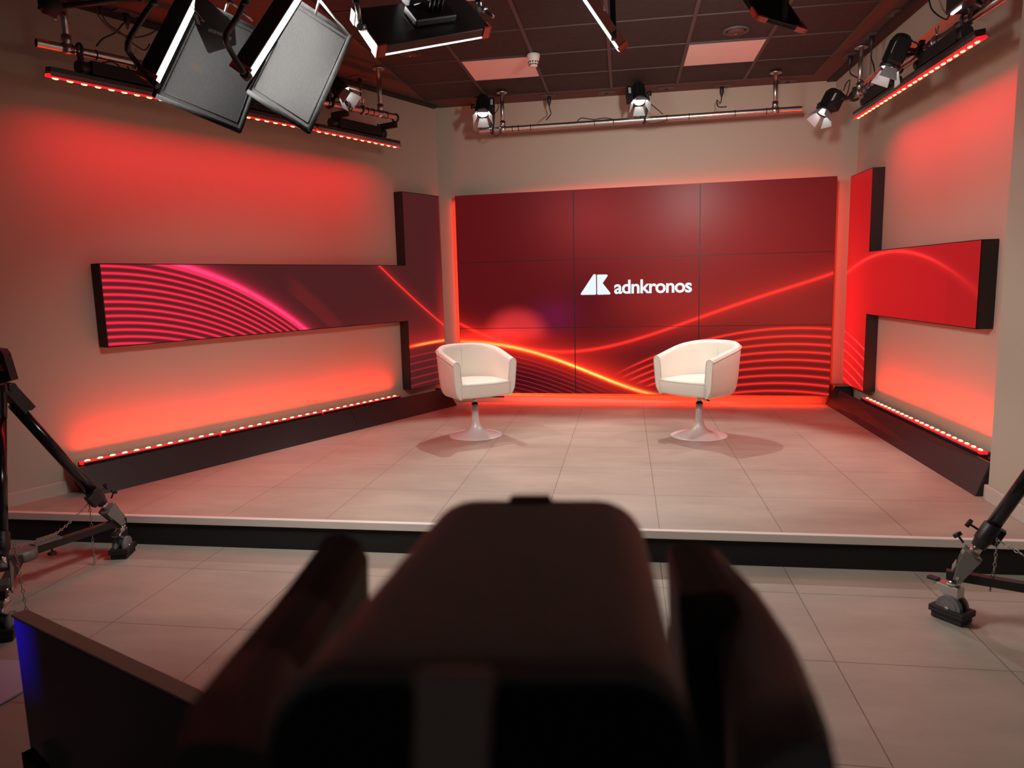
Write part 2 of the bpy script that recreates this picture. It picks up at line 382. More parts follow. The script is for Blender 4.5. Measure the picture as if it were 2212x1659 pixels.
mid = None
for r in range(3):
    for c in range(3):
        g = .0036; b = MB(); u0, u1, v0, v1 = c + g, c + 1 - g, r + g, r + 1 - g
        q = lambda u, v, d: VW(u * PW, d, VZ + v * PH)
        b.quad(q(u0, v0, 0), q(u1, v0, 0), q(u1, v1, 0), q(u0, v1, 0), [(u0, v0), (u1, v0), (u1, v1), (u0, v1)])
        o = link('screen_panel', b, 'vw', vw)
        e = MB(); e.obox(q(c + .0008, r + .0008, -.02), VW.t * (PW * .9984), VW.n * .0185, (0, 0, PH * .9984)); link('bezel', e, 'black', o)
        if c == 1 and r == 1: mid = o
def lq(u, v, d=.003): return VW(u * PW, d, VZ + v * PH)
def rounded(pts, rad, n=5):
    out = []
    for i, p in enumerate(pts):
        p = V(p); a = V(pts[i - 1]); c = V(pts[(i + 1) % len(pts)]); d1 = (a - p); d2 = (c - p); r1 = rad if not isinstance(rad, list) else rad[i]
        if r1 == 0: out.append(p); continue
        ang = d1.angle(d2); off = min(r1 / math.tan(ang / 2), d1.length * .45, d2.length * .45); s = p + d1.normalized() * off; e = p + d2.normalized() * off
        for j in range(n + 1):
            t = j / n; out.append((1 - t) ** 2 * s + 2 * t * (1 - t) * p + t * t * e)
    return out
b = MB(); b.poly(rounded([lq(1.046, 1.480), lq(1.180, 1.478), lq(1.180, 1.778), lq(1.160, 1.778)], .012)); 
b.poly(rounded([lq(1.188, 1.477), lq(1.306, 1.478), lq(1.234, 1.645), lq(1.283, 1.768), lq(1.188, 1.772)], [.012, .014, 0, .014, .012]))
link('logo_mark', b, 'logo', mid)
def text_mesh(s, size, bold, name):
    cu = bpy.data.curves.new(name, 'FONT'); cu.body = s; cu.size = size; cu.offset = bold; cu.space_character = .93
    t = bpy.data.objects.new(name, cu); COL.objects.link(t); dg = bpy.context.evaluated_depsgraph_get()
    me = bpy.data.meshes.new_from_object(t.evaluated_get(dg)); vs = [v.co.copy() for v in me.vertices]; fs = [tuple(p.vertices) for p in me.polygons]
    bpy.data.objects.remove(t); bpy.data.meshes.remove(me)
    x0 = min(v.x for v in vs); x1 = max(v.x for v in vs); y0 = 0
    return vs, fs, x0, x1
def put_text(s, name, m, parent, o, ex, ey, width, size, bold):
    vs, fs, x0, x1 = text_mesh(s, size, bold, name); k = width / (x1 - x0)
    b = MB(); b.v = [V(o) + V(ex) * ((v.x - x0) * k) + V(ey) * (v.y * k) for v in vs]; b.f = fs; b.sm = [False] * len(fs)
    return link(name, b, m, parent)
put_text('adnkronos', 'logo_lettering', 'logo', mid, lq(1.327, 1.491), VW.t, (0, 0, 1), (1.944 - 1.327) * PW, 1.0, .022)
# red light strips behind the edges of the wall
def strip(a, b, d, w, power, parent, out=None):
    a, b, d = V(a), V(b), V(d); L = (b - a).length; t = (b - a).normalized(); c = d.cross(t).normalized()
    mb = MB(); mb.obox(a - c * w / 2, t * L, c * w, d * .006); link('backlight_strip', mb, 'back', parent)
    area('backlight', (a + b) / 2 + d * .012, d, t, L, w, power * L, RED_O, parent, 170)
strip(VW(.03, -.095, VZ - .004), VW(3.60, -.095, VZ - .004), (V((0, 0, -1)) - VW.n * .3), .02, BACK_W * 1.3, vw)
strip(VW(.03, -.108, VZ + 3 * PH - .045), VW(3.60, -.108, VZ + 3 * PH - .045), (V((0, 0, 1)) - VW.n * .8), .02, BACK_W * .30, vw)
strip(VW(-.004, -.075, VZ + .05), VW(-.004, -.075, VZ + 3 * PH - .05), -VW.t - VW.n * .15, .02, BACK_W * .42, vw)
strip(VW(3 * PW + .004, -.12, VZ + .05), VW(3 * PW + .004, -.12, VZ + 3 * PH - .05), VW.t - VW.n * .2, .02, BACK_W * .55, vw)

# ================================================================== T-shaped LED screens on the side walls
def left_picture(u, v):
    q = v + u * u * .227; L = [((.070, .012, .013), 1.0)]
    k = (q - .021) * (1 / .0457); m = q.step(.580, .570)
    L.append(((1.0, .012, .055), line(k, .15) * m)); L.append(((.25, .0, .012), line(k, .3) * m))
    band = q - .598
    L.append(((1.0, .040, .150), gauss(band, .017))); L.append(((.55, .006, .05), X.op('EXPONENT', band.abs() * -22.0) * band.gt(0)))
    L.append(((.5, .01, .05), gauss(band, .035)))
    L.append(((.10, .004, .004), (q - .80).step(.0, .01) * (q - .98).step(.02, -.06) * u.step(1.4, 1.6) * .5))
    c = poly([.0747, -1.1132, 2.8651], u) - v
    L.append(((1.0, .020, .012), gauss(c, .010))); L.append(((.22, .004, .004), X.op('EXPONENT', c.abs() * -26.0)))
    a = poly([-.055, .385, -.905], u) - v
    L.append(((1.0, .05, .012), gauss(a, .016))); L.append(((.65, .40, .06), gauss(a, .010) * u.step(2.85, 3.1)))
    L.append(((.42, .008, .006), X.op('EXPONENT', a.abs() * -9.0) * (.35 + .65 * a.lt(0))))
    k3 = (a - .10) * (1 / .072); L.append(((.20, .008, .014), line(k3, .10) * k3.gt(-.3) * u.gt(2.88)))
    L.append(((.9, .02, .012), gauss(u - 3.43, .012) * v.step(.5, .9) * .55))  # backlight reflection painted as a red line along the edge
    L.append(((.35, .006, .006), gauss(u - 3.43, .09) * v.step(.9, -.3) * .8))  # softer reflected red painted beside that edge
    return L
def right_picture(u, v):
    L = [(lin(172, 22, 26), 1.0)]
    L.append(((.45, .006, .004), blob(u, v, .12, -.1, .42, .8)))  # red of the wall backlight painted onto the inner column
    L.append(((.12, .002, .002), blob(u, v, .9, .3, 1.0, .6)))
    d = poly([-.0041, -.1379, .2993, .3609], u) - v
    L.append(((.75, .03, .022), gauss(d, .012) * u.step(2.5, 1.2))); L.append(((.12, .004, .004), gauss(d, .04)))
    L.append(((.08, .0, .0), d.gt(0) * u.lt(2.0) * .5))
    base = poly([-.12, -.16, -.185], u); k = (base - v) * (1 / .088)
    L.append(((.75, .035, .03), line(k, .10) * k.gt(-.3) * k.lt(6.6) * u.lt(.6)))
    return L
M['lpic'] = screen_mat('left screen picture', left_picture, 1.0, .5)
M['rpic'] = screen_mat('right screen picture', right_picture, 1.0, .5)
def tscreen(W, u_arm, u_in, u_out, sgn, m, label, off, back):
    z0, za, zb, z1 = .400, 1.078, 1.618, 2.313
    o = thing('led_screen', label, 'led screen', W((u_in + u_out) / 2, 0, ST))
    out = [(u_arm, za), (u_in, za), (u_in, z0), (u_out, z0), (u_out, z1), (u_in, z1), (u_in, zb), (u_arm, zb)]
    c = MB(); c.prism([W(u, .004, z) for u, z in out], W.n * (off - .006)); link('casing', c, 'matte', o)
    s = MB(); e = .006
    def rect(ua, ub, va, vb):
        a, b_ = min(ua, ub) + 0, max(ua, ub) - 0
        f = (lambda u: u - u_arm) if sgn > 0 else (lambda u: u_out - u)
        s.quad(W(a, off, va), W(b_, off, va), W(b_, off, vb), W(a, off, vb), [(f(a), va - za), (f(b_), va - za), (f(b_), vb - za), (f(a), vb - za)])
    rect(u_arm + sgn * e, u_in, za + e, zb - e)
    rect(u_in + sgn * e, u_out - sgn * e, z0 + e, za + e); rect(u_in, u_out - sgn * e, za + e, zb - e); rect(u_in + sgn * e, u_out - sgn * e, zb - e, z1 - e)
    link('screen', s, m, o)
    return o
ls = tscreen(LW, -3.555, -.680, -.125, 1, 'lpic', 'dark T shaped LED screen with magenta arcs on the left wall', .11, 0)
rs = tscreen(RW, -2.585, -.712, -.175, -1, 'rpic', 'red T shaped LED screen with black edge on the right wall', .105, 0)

# ================================================================== sloping plinths along the side walls
def plinth(W, ub0, ut0, ub1, ut1, db, dt, zt, label, db1=None):
    db1 = db1 or db; o = thing('plinth_panel', label, 'plinth', W((ub0 + ub1) / 2, db / 2, ST))
    b = MB(); th = .016
    f = [W(ub0, db, ST), W(ub1, db1, ST), W(ut1, dt, zt), W(ut0, dt, zt)]; b.prism(f, -W.n * th); link('front_panel', b, 'blackpaint', o)
    e = MB()
    for ub, ut, d in ((ub0, ut0, db), (ub1, ut1, db1)):
        s = W.t * (.012 if ub < (ub0 + ub1) / 2 else -.012)
        e = MB(); e.prism([W(ub, .01, ST), W(ub, d - th - .002, ST), W(ut, dt - th - .002, zt - .004), W(ut, .01, zt - .004)], s); link('end_panel', e, 'matte', o)
    return o
plinth(LW, -3.776, -3.855, -1.53, -1.532, .248, .15, .348, 'long sloping black plinth panel along left wall, nearer the camera')
plinth(LW, -1.526, -1.528, -.141, -.175, .248, .15, .348, 'shorter sloping black plinth panel at left wall, ending behind left chair', .256)
plinth(RW, -3.07, -2.96, -.019, -.02, .275, .155, .335, 'sloping dark plinth panel reflecting red along the right wall', .212)
bx = thing('equipment_box', 'small black box on the stage behind inner end of right plinth', 'box', RW(-.10, .10, ST))
link('body', MB().obox(RW(-.20, .03, ST), RW.t * .19, RW.n * .15, (0, 0, .19)), 'matte', bx, bevel=.004)
link('lid', MB().obox(RW(-.205, .025, ST + .19), RW.t * .20, RW.n * .16, (0, 0, .012)), 'gloss', bx)

# ================================================================== red LED bars
def led_bar(W, u0, u1, d, z, aim, label, group, up, power, color, ledm, n=12, tilt=0, nled=None):
    o = thing('led_bar', label, 'led bar', W((u0 + u1) / 2, d, z), group)
    ax = W.t; a = (W.n * aim[0] + V((0, 0, aim[1]))).normalized(); s = ax.cross(a).normalized()
    L = (u1 - u0) - .012; A = W(u0 + .006, d, z)
    h = MB(); h.obox(A - s * .030 - a * .055, ax * L, s * .060, a * .040); link('housing', h, 'black', o, bevel=.004)
    f = MB(); f.prism([A - s * .030 - a * .030, A - s * .036 - a * .030, A - s * .044 - a * .004, A - s * .038 - a * .004, A - s * .030 - a * .018, A + s * .030 - a * .018, A + s * .038 - a * .004, A + s * .044 - a * .004, A + s * .036 - a * .030, A + s * .030 - a * .030], ax * L)
    link('reflector', f, 'alu' if not up else 'black', o)
    q = MB(); q.obox(A - s * .024 - a * .018, ax * L, s * .048, a * .019); st_ = link('light_strip', q, 'redstrip', o)
    for k in range(n):
        c = A + ax * (L * (k + .5) / n) + a * .002
        l = MB(); l.rings([[c + a * h_ + ax * math.cos(t) * .019 * r + s * math.sin(t) * .013 * r for t in [2 * math.pi * j / 12 for j in range(12)]] for h_, r in ((-.004, 1), (.003, .9), (.006, .55))])
        link('led_lens', l, ledm, st_)
    area('bar_light', A + ax * L / 2 + a * .012, a, ax, L, .03, power * L, color, o, 142 if not up else 122)
    return o
ug = 'red LED bars under the left lighting pipe'; names = ['first red LED bar hanging over left wall, nearest the camera', 'middle red LED bar over left wall, half behind grey flags', 'red LED bar over left wall nearest the back corner']
LBZ = 2.645
def bar_gear(o, W, u0, u1, d, z, dp, zp):
    b = MB(); b.obox(W(u0 + .24, d - .035, z + .06), W.t * (u1 - u0 - .48), W.n * .07, (0, 0, .075)); link('driver_box', b, 'matte', o, bevel=.006)
    for u in (u0 + .20, u1 - .20):
        b = MB(); b.obox(W(u - .018, d - .02, z + .03), W.t * .036, W.n * .04, (0, 0, zp - z - .10)); b.cyl(W(u - .03, d, z + .09), W(u + .03, d, z + .09), .035, seg=16)
        link('bracket', b, 'black', o)
        b = MB(); b.torus(W(u, dp, zp), W.t, .033, .009, 14, 6); b.obox(W(u - .01, min(d, dp) - .01, zp - .075), W.t * .02, W.n * (abs(dp - d) + .02), (0, 0, .05)); link('clamp', b, 'black', o)
    b = MB(); b.cyl(W(u1 - .26, d + .02, z + .09), W(u1 - .26, d + .02, z + .155), .012, seg=10); link('connector', b, 'blue', o)
for i in range(3):
    u0 = -3.86 + i * .963; dp = .30 + (.25) * ((u0 + .48) + 3.87) / 2.67
    o = led_bar(LW, u0, u0 + .955, .36, LBZ, (-.16, -1), names[i], ug, False, RED_UP_W, RED, 'led'); bar_gear(o, LW, u0, u0 + .955, .36, LBZ, dp, 2.838)
for i in range(2):
    u0 = -2.885 + i * .99; lab = ['red LED bar high on the right wall, nearer the camera', 'red LED bar high on right wall, nearer the back corner'][i]
    o = led_bar(RW, u0, u0 + .985, .31, 2.675, (-.16, -1), lab, 'red LED bars under the right lighting pipe', False, RED_UP_W * 1.0, RED, 'led'); bar_gear(o, RW, u0, u0 + .985, .31, 2.675, .30, 2.845)
fl = ['warm red floor LED bar behind left plinth, end nearest the camera', 'warm red floor LED bar behind left plinth, middle of three', 'warm red floor LED bar behind left plinth, end nearest the back']
for i in range(3):
    u0 = -3.79 + i * .985; o = led_bar(LW, u0, u0 + .975, .085, .366, (-.06, 1), fl[i], 'floor LED bars behind left plinth', True, RED_LOW_W, RED_O, 'ledwarm')
    for u in (u0 + .15, u0 + .83): link('foot', MB().obox(LW(u - .02, .05, ST), LW.t * .04, LW.n * .07, (0, 0, .13)), 'black', o)
for i in range(2):
    u0 = -2.77 + i * 1.01; o = led_bar(RW, u0, u0 + 1.0, .095, .356, (-.06, 1), ['warm red floor LED bar behind right plinth, nearer end', 'warm red floor LED bar behind right plinth, farther end'][i], 'floor LED bars behind right plinth', True, RED_LOW_W, RED_O, 'ledwarm')
    for u in (u0 + .15, u0 + .83): link('foot', MB().obox(RW(u - .02, .05, ST), RW.t * .04, RW.n * .07, (0, 0, .13)), 'black', o)

# ================================================================== lighting pipes
def pipe(label, a, b, r, hangers, ties, cords=()):
    a, b = V(a), V(b); t = (b - a).normalized(); L = (b - a).length
    o = thing('lighting_pipe', label, 'pipe', (a + b) / 2)
    m = MB(); n = 24; R0 = []
    m.tube([a, b], r, 24, False); m.tube([a + t * .001, b - t * .001], r * .88, 24, False); link('tube', m, 'alu', o)
    m = MB()
    for e, s in ((a, 1), (b, -1)):
        u = t.orthogonal().normalized(); w = t.cross(u); k = 24
        m.rings([[e + (u * math.cos(2 * math.pi * j / k) + w * math.sin(2 * math.pi * j / k)) * q for j in range(k)] for q in (r, r * .88)], False)
    link('tube_rim', m, 'alu', o)
    for f in hangers:
        p = a + t * (L * f); q = V((p.x, p.y, ZC)); h = MB(); h.cyl(p + V((0, 0, r)), q - V((0, 0, .012)), .019, seg=16); hh = link('hanger', h, 'steel', o)
        h = MB(); h.cyl(q - V((0, 0, .014)), q - V((0, 0, .001)), .05, seg=20); link('flange', h, 'steel', hh)
        h = MB(); h.tube([p - t * .03, p + t * .03], r + .006, 20); h.cyl(p + V((0, 0, r)), p + V((0, 0, r + .05)), .026, seg=16); link('tee_clamp', h, 'steel', hh)
    for f in ties:
        m = MB(); m.torus(a + t * (L * f), t, r + .002, .0035, 20, 6); link('cable_tie', m, 'black', o)
    return o
pa = LW.px(78, 92, .30); pb = LW.px(851, 252, .55)
def fr_px(a, b, x):                                                 # fraction along a-b seen at column x
    best = min(range(401), key=lambda i: abs(((a.lerp(b, i / 400) - CC).dot(CR) / (a.lerp(b, i / 400) - CC).dot(CF)) * FPX + IW / 2 - x)); return best / 400
fl_ = lambda x: fr_px(pa, pb, x)
pipe('silver lighting pipe hanging along the left wall', pa, pb, .0245, [fl_(146), fl_(822)], [fl_(x) for x in (140, 206, 707, 738, 757, 779, 792, 804, 820, 834)])
ra = RW.px(1845, 208, .33); rb = RW.px(2152, 5, .27); fl_r = lambda x: fr_px(ra, rb, x)
rb2 = ra + (rb - ra) * 1.35
pipe('silver lighting pipe running along the right wall', ra, rb2, .0255, [fl_r(1851) / 1.35 + .02, .93], [f for f in (.08, .11, .14, .17, .2, .42, .45, .48, .52, .6, .63)])
ba = BW.px(1036, 283, .45); bb = BW.px(1732, 235, .45); fl_b = lambda x: fr_px(ba, bb, x)
pipe('silver lighting pipe hanging across the back wall', ba, bb, .0245, [fl_b(1086), fl_b(1674)], [fl_b(x) for x in (1060, 1066, 1107, 1120, 1147, 1285, 1325, 1440, 1488, 1588, 1656)])

# ================================================================== spotlights
def spotlight(label, c, target, pipe_pt, side, group, knob=1, on=True, lsc=1.0):
    c, target = V(c), V(target); o = thing('stage_spotlight', label, 'spotlight', c, group)
    a = (target - c).normalized(); s = V((0, 0, 1)).cross(a).normalized() * side; up = a.cross(s).normalized()
    if up.z < 0 and abs(up.z) > .05: pass
    R = .058
    b = MB(); b.lathe([(.03, -.135), (.046, -.128), (R, -.105), (R, .055), (R + .004, .058), (R + .004, .078), (R - .004, .082), (R - .006, .070), (.0, .068)], a, c, 28, False)
    body = link('body', b, 'black', o)
    m = MB()
    for k in range(10):
        t = 2 * math.pi * k / 10; m.cbox(c - a * .03 + (s * math.cos(t) + up * math.sin(t)) * (R + .003), a * .13, (s * math.cos(t) + up * math.sin(t)) * .008, (up * math.cos(t) - s * math.sin(t)) * .004)
    link('cooling_fin', m, 'matte', body)
    m = MB(); m.lathe([(R - .008, .070), (.03, .076), (.0001, .079)], a, c, 24, False); link('lens', m, 'lens' if on else 'gloss', o)
    m = MB(); m.cbox(c + s * .085 - a * .01, a * .15, s * .055, up * .085); dbx = link('driver_box', m, 'matte', o, bevel=.005)
    m = MB(); m.cbox(c + s * .085 - a * .02 - CF * 0 + up * .0, a * .07, s * .022, up * .0875); link('label_plate', m, 'label', dbx)
    for k in range(4):                                              # four flared barn doors
        t = math.pi / 2 * k; e = s * math.cos(t) + up * math.sin(t); w = up * math.cos(t) - s * math.sin(t)
        h0 = c + a * .084 + e * (R - .004); h1 = h0 + (a * .90 + e * .42) * .085
        m = MB(); m.prism([h0 - w * .036, h0 + w * .036, h1 + w * .056, h1 - w * .056], e * .002 - a * .001); link('barn_door', m, 'alu' if False else 'barn', o)
    m = MB(); y0 = c - a * .02
    top = V(pipe_pt); m.tube(spline([y0 - s * (R + .012), y0 - s * (R + .016) + (top - y0) * .25, top + (y0 - top) * .25 - s * .03, top], 6), .013, 8)
    m.tube(spline([y0 + s * (R + .012), y0 + s * (R + .02) + (top - y0) * .25, top + (y0 - top) * .25 + s * .03, top], 6), .013, 8); link('yoke', m, 'black', o)
    m = MB(); m.cyl(y0 - s * (R + .02), y0 - s * (R + .048), .020, seg=10); m.cbox(y0 - s * (R + .05), s * .01, a * .06, up * .016); link('tilt_knob', m, 'black', o)
    m = MB(); m.torus(top, V((1, .2, 0)) if abs(a.y) > .4 else V((0, 1, 0)), .034, .010, 14, 6); m.cbox(top + V((0, 0, .045)), (.03, 0, 0), (0, .03, 0), (0, 0, .05)); link('clamp', m, 'black', o)
    if on:
        l = bpy.data.lights.new('spot_lamp', 'SPOT'); l.energy = SPOT_W * lsc; l.color = WHITE; l.spot_size = math.radians(62); l.spot_blend = .35; l.shadow_soft_size = .022
        lo = bpy.data.objects.new('spot_lamp', l); COL.objects.link(lo); q = a.to_track_quat('-Z', 'Y').to_matrix().to_4x4(); q.translation = c + a * .095
        lo.parent = o; lo.matrix_parent_inverse = Matrix(); lo.matrix_local = WM[o].inverted() @ q
    return o
M['barn'] = mat('barn door paint', (.42, .42, .42), .4)
sg = 'stage spotlights on the lighting pipes'
def along(a, b, f): return a.lerp(b, f)
spotlight('black spotlight with lit barn doors at left end of back pipe', BW.px(1043, 232, .47), (-.7, 4.6, .6), along(ba, bb, fl_b(1064)), 1, sg, lsc=1.7)
spotlight('black spotlight in the middle of the back pipe', BW.px(1380, 206, .47), (.7, 4.5, .6), along(ba, bb, fl_b(1392)), -1, sg, lsc=1.7)
spotlight('smaller black spotlight at inner end of the right pipe', RW.px(1788, 226, .52), (.62, 4.9, .2), along(ra, rb, .0), 1, sg, lsc=.6)
spotlight('large black spotlight on right pipe above the red bar', RW.px(1932, 122, .50), (1.05, 4.5, .2), along(ra, rb, fl_r(1990)), 1, sg, lsc=.6)
spotlight('black spotlight on left pipe, half hidden behind grey flag', LW.px(729, 188, .52), (.6, 4.7, .8), along(pa, pb, fl_(712)), 1, sg)

# ================================================================== soft LED panels
def led_panel(label, p0, e1, e2, n, th, parent_cat='light panel', inset=.02, power=KEY_W, name='softlight_panel', caps=True, spread=130, fins=False):
    p0, e1, e2 = V(p0), V(e1), V(e2); n = V(n).normalized(); o = thing(name, label, parent_cat, p0 + (e1 + e2) / 2)
    u1, u2 = e1.normalized(), e2.normalized()
    b = MB(); b.obox(p0 - n * th, e1, e2, n * (th - .004)); hs = link('housing', b, 'blackpaint', o, bevel=.003)
    if fins:
        for k in range(1, 5): 
            m = MB(); m.obox(p0 - n * (th * k / 5) - u1 * .002 - u2 * .002, e1 + u1 * .004, e2 + u2 * .004, n * .002); link('edge_fin', m, 'matte', hs)
    m = MB(); q = p0 + u1 * inset + u2 * inset; E1 = e1 - u1 * 2 * inset; E2 = e2 - u2 * 2 * inset
    m.obox(q - n * .006, E1, E2, n * .0095); link('diffuser', m, 'lamp', o)
    if caps:
        for i in (0, 1):
            for j in (0, 1):
                c = p0 + e1 * i + e2 * j; d1 = u1 * (1 - 2 * i); d2 = u2 * (1 - 2 * j)
                m = MB(); m.obox(c - d1 * .003 - d2 * .003 - n * (th + .003), d1 * .045, d2 * .010, n * (th + .006)); m.obox(c - d1 * .003 - d2 * .003 - n * (th + .003), d1 * .010, d2 * .045, n * (th + .006)); link('corner_cap', m, 'redcap', o)
    area('panel_light', p0 + (e1 + e2) / 2 + n * .009, n, e1, E1.length, E2.length, power, WHITE, o, spread)
    return o
def flag(o, TL, BL, BR, TR, edge=.012, stain=False):
    TL, BL, BR, TR = map(V, (TL, BL, BR, TR)); nn = (TL - BL).cross(BR - BL).normalized()
    if nn.dot(CF) > 0: nn = -nn                                     # towards the viewer's side
    fm = 'flag'
    if stain:
        iv = WM[o].inverted(); at2 = lambda a, b: TL.lerp(TR, a).lerp(BL.lerp(BR, a), b); fm = scuffed('scuffed padded vinyl', (.0055, .0055, .0057), iv @ at2(.30, .62), iv @ at2(.50, .76))
    f = MB(); f.prism([TL, BL, BR, TR], -nn * .006); fo = link('barn_door', f, fm, o)
    m = MB(); P = [TL, BL, BR, TR]
    for k in range(4): m.cyl(P[k], P[(k + 1) % 4], edge * .8, seg=10)
    for p in P: m.lathe([(.0001, -edge * .8), (edge * .57, -edge * .57), (edge * .8, 0), (edge * .57, edge * .57), (.0001, edge * .8)], (0, 0, 1), p, 10)
    link('edge_piping', m, 'flagedge', fo)
    m = MB(); ins = [p + (sum(P, V()) / 4 - p) * .11 for p in P]
    for k in range(4): m.tube([ins[k] + nn * .001, ins[(k + 1) % 4] + nn * .001], .0022, 6)
    link('seam', m, 'flagedge', fo)
    return fo
def persp_quad(TL, BL, BR, TR, b):
    r = [ray(*q) for q in (TL, BL, BR, TR)]; A = Matrix((r[0], r[2], -r[3])).transposed(); a, c, d = A.inverted() @ (r[1] * b)
    return [CC + r[0] * a, CC + r[1] * b, CC + r[2] * c, CC + r[3] * d]
# nearer the middle: panel with flag
TL, BL, BR, TR = persp_quad((636, -2), (534, 197), (667, 284), (757, 79), 2.6)
P0 = atd(541, 172, 2.60); Pt = atd(649, 0, 2.87); e1 = (Pt - P0) * 1.45; e2 = atd(533, 166, 2.36) - P0
n = e1.cross(e2).normalized(); n = n if n.dot(CR) > 0 else -n
fb = led_panel('bright LED softlight with grey padded flag, second from left at the top', P0, e1, e2, n, .058, power=KEY_W * 1.08)
flag(fb, TL, BL, BR, TR)
k0 = P0 + e2 - n * .03
m = MB(); m.tube(spline([atd(530, 0, 2.1), atd(512, 38, 2.14), atd(492, 68, 2.2), atd(488, 86, 2.22), atd(497, 108, 2.26), atd(527, 158, 2.33)], 6), .0095, 10); m.cyl(atd(526, 156, 2.34), atd(537, 168, 2.36), .016, seg=10); link('yoke', m, 'black', fb)
for x0, y0, x1, y1 in ((690, 0, 682, 30), (692, 2, 754, 76)):
    m = MB(); m.cyl(atd(x0, y0, 2.75), atd(x1, y1, 2.82), .005, seg=8); link('stay_rod', m, 'steel', fb)
# farther left: panel with flag
TL, BL, BR, TR = persp_quad((431, 3), (334, 206), (517, 283), (589, 81), 2.75)
P0 = atd(340, 186, 2.76); Pt = atd(430, 0, 3.10); e1 = (Pt - P0) * 1.45; e2 = atd(332, 178, 2.52) - P0
n = e1.cross(e2).normalized(); n = n if n.dot(CR) > 0 else -n
fa = led_panel('bright LED softlight with scuffed grey flag at the top left', P0, e1, e2, n, .058, power=KEY_W * 1.08)
flag(fa, TL, BL, BR, TR, stain=True)
m = MB(); m.tube(spline([atd(334, 0, 2.3), atd(310, 35, 2.33), atd(282, 80, 2.38), atd(276, 100, 2.4), atd(282, 118, 2.43), atd(330, 178, 2.5)], 6), .0095, 10); m.cyl(atd(322, 170, 2.5), atd(341, 186, 2.5), .012, seg=10); link('yoke', m, 'black', fa)
for x0, y0, x1, y1 in ((494, 2, 487, 24), (497, 3, 516, 18), (522, 24, 545, 44)):
    m = MB(); m.cyl(atd(x0, y0, 2.75), atd(x1, y1, 2.8), .005, seg=8); link('stay_rod', m, 'steel', fa)
# overhead panel seen from behind
TL, BL, BR, TR = persp_quad((760.5, 19), (816, 100), (1061, 59.5), (1001, -8.5), 2.4)
nb = (TL - BL).cross(BR - BL).normalized(); nb = nb if nb.dot(CF) > 0 else -nb
fc = led_panel('black backed LED softlight seen from behind at top centre', BL + nb * .004, BR - BL, TL - BL, nb, .004 + .0, power=KEY_W * 1.3, caps=False) if False else None
th_ = .036; p0 = BL + nb * th_
fc = led_panel('black backed LED softlight seen from behind at top centre', p0, BR - BL, TL - BL, nb, th_, power=KEY_W * .75, spread=90, inset=.004)
ux, uy = (BR - BL).normalized(), (TL - BL).normalized()
q = BL + (BR - BL) * .36 + (TL - BL) * .28
b = MB(); b.obox(q - nb * .03, ux * .22, uy * .12, nb * .028); pb_ = link('power_unit', b, 'black', fc, bevel=.006)
b = MB(); b.obox(q + ux * .03 + uy * .13 - nb * .085, ux * .10, uy * .10, nb * .082); link('battery_block', b, 'matte', fc, bevel=.008)
for k, dx in enumerate((.10, .125, .15)):
    b = MB(); c0 = q + ux * dx + uy * .05 - nb * .03; b.cyl(c0, c0 - nb * .045, .009, seg=10); b.tube(spline([c0 - nb * .045, c0 - nb * .10 + ux * .02, c0 - nb * .13 + ux * .07 + uy * .05, c0 - nb * .2 + ux * .10 + uy * .16]), .0032, 6); link('plug_lead', b, 'black', pb_)
b = MB(); b.tube(spline([q + ux * .04 + uy * .10 - nb * .035, q + ux * .05 + uy * .06 - nb * .06, q + ux * .085 + uy * .07 - nb * .07, q + ux * .07 + uy * .11 - nb * .05, q + ux * .12 + uy * .12 - nb * .06]), .003, 6); link('coiled_lead', b, 'black', pb_)
b = MB(); b.cyl(atd(769, -4, 2.35), atd(779, 58, 2.42), .008, seg=10); b.cyl(atd(777, 58, 2.40), atd(785, 60, 2.44), .012, seg=10); link('yoke', b, 'steel', fc)
b = MB(); b.cyl(atd(1033, -6, 2.75), atd(1037, 22, 2.78), .010, seg=10); b.cyl(atd(1036, 22, 2.76), atd(1049, 20, 2.78), .012, seg=10); b.tube([atd(1046, 20, 2.78), atd(1066, 37, 2.76)], [.009, .005], 8); link('clamp_lever', b, 'steel', fc)
# two more at the top right
P0 = atd(1341, 113, 3.15); e1 = (atd(1264, 0, 2.75) - P0) * 1.35; e2 = atd(1336, 110, 3.42) - P0; n = e1.cross(e2).normalized(); n = n if n.dot(CR) < 0 else -n
fd = led_panel('slim tilted LED softlight seen edge on, top right of centre', P0, e1, e2, n, .040, power=KEY_W * .08, inset=.008)
b = MB(); b.cbox((atd(1323, -6, 2.93) + atd(1326, 86, 3.03)) / 2, atd(1326, 86, 3.03) - atd(1323, -6, 2.93), CR * .020, CF * .02); link('yoke', b, 'black', fd)
b = MB(); b.cbox(atd(1300, 15, 2.84), (atd(1310, 28, 2.87) - atd(1300, 13, 2.84)), CR * .012, CF * .012); link('label_plate', b, 'label', fd)
P0 = atd(1632, 42, 2.95); e1 = atd(1737, 72, 2.94) - P0; e2 = (atd(1598, -8, 2.952) - P0) * 2.2; n = e1.cross(e2).normalized(); n = n if n.dot(P0 - CC) > 0 else -n
fe = led_panel('LED softlight with red corner caps at the top right of the ceiling', P0, e1, e2, n, .034, power=KEY_W * 0.85, inset=.006, fins=True, spread=80)
b = MB(); b.cbox((atd(1699, -8, 2.86) + atd(1692, 54, 2.93)) / 2, atd(1692, 54, 2.93) - atd(1699, -8, 2.86), CR * .018, CF * .02); link('yoke', b, 'black', fe)
def suspend(o, p, r=.012):
    b = MB(); b.cyl(V(p) - V((0, 0, .02)), V((p.x, p.y, ZC - .01)), r, seg=12); h = link('hanger', b, 'black', o)
    b = MB(); b.cyl(V((p.x, p.y, ZC - .02)), V((p.x, p.y, ZC - .001)), r * 3, seg=16); link('flange', b, 'black', h)
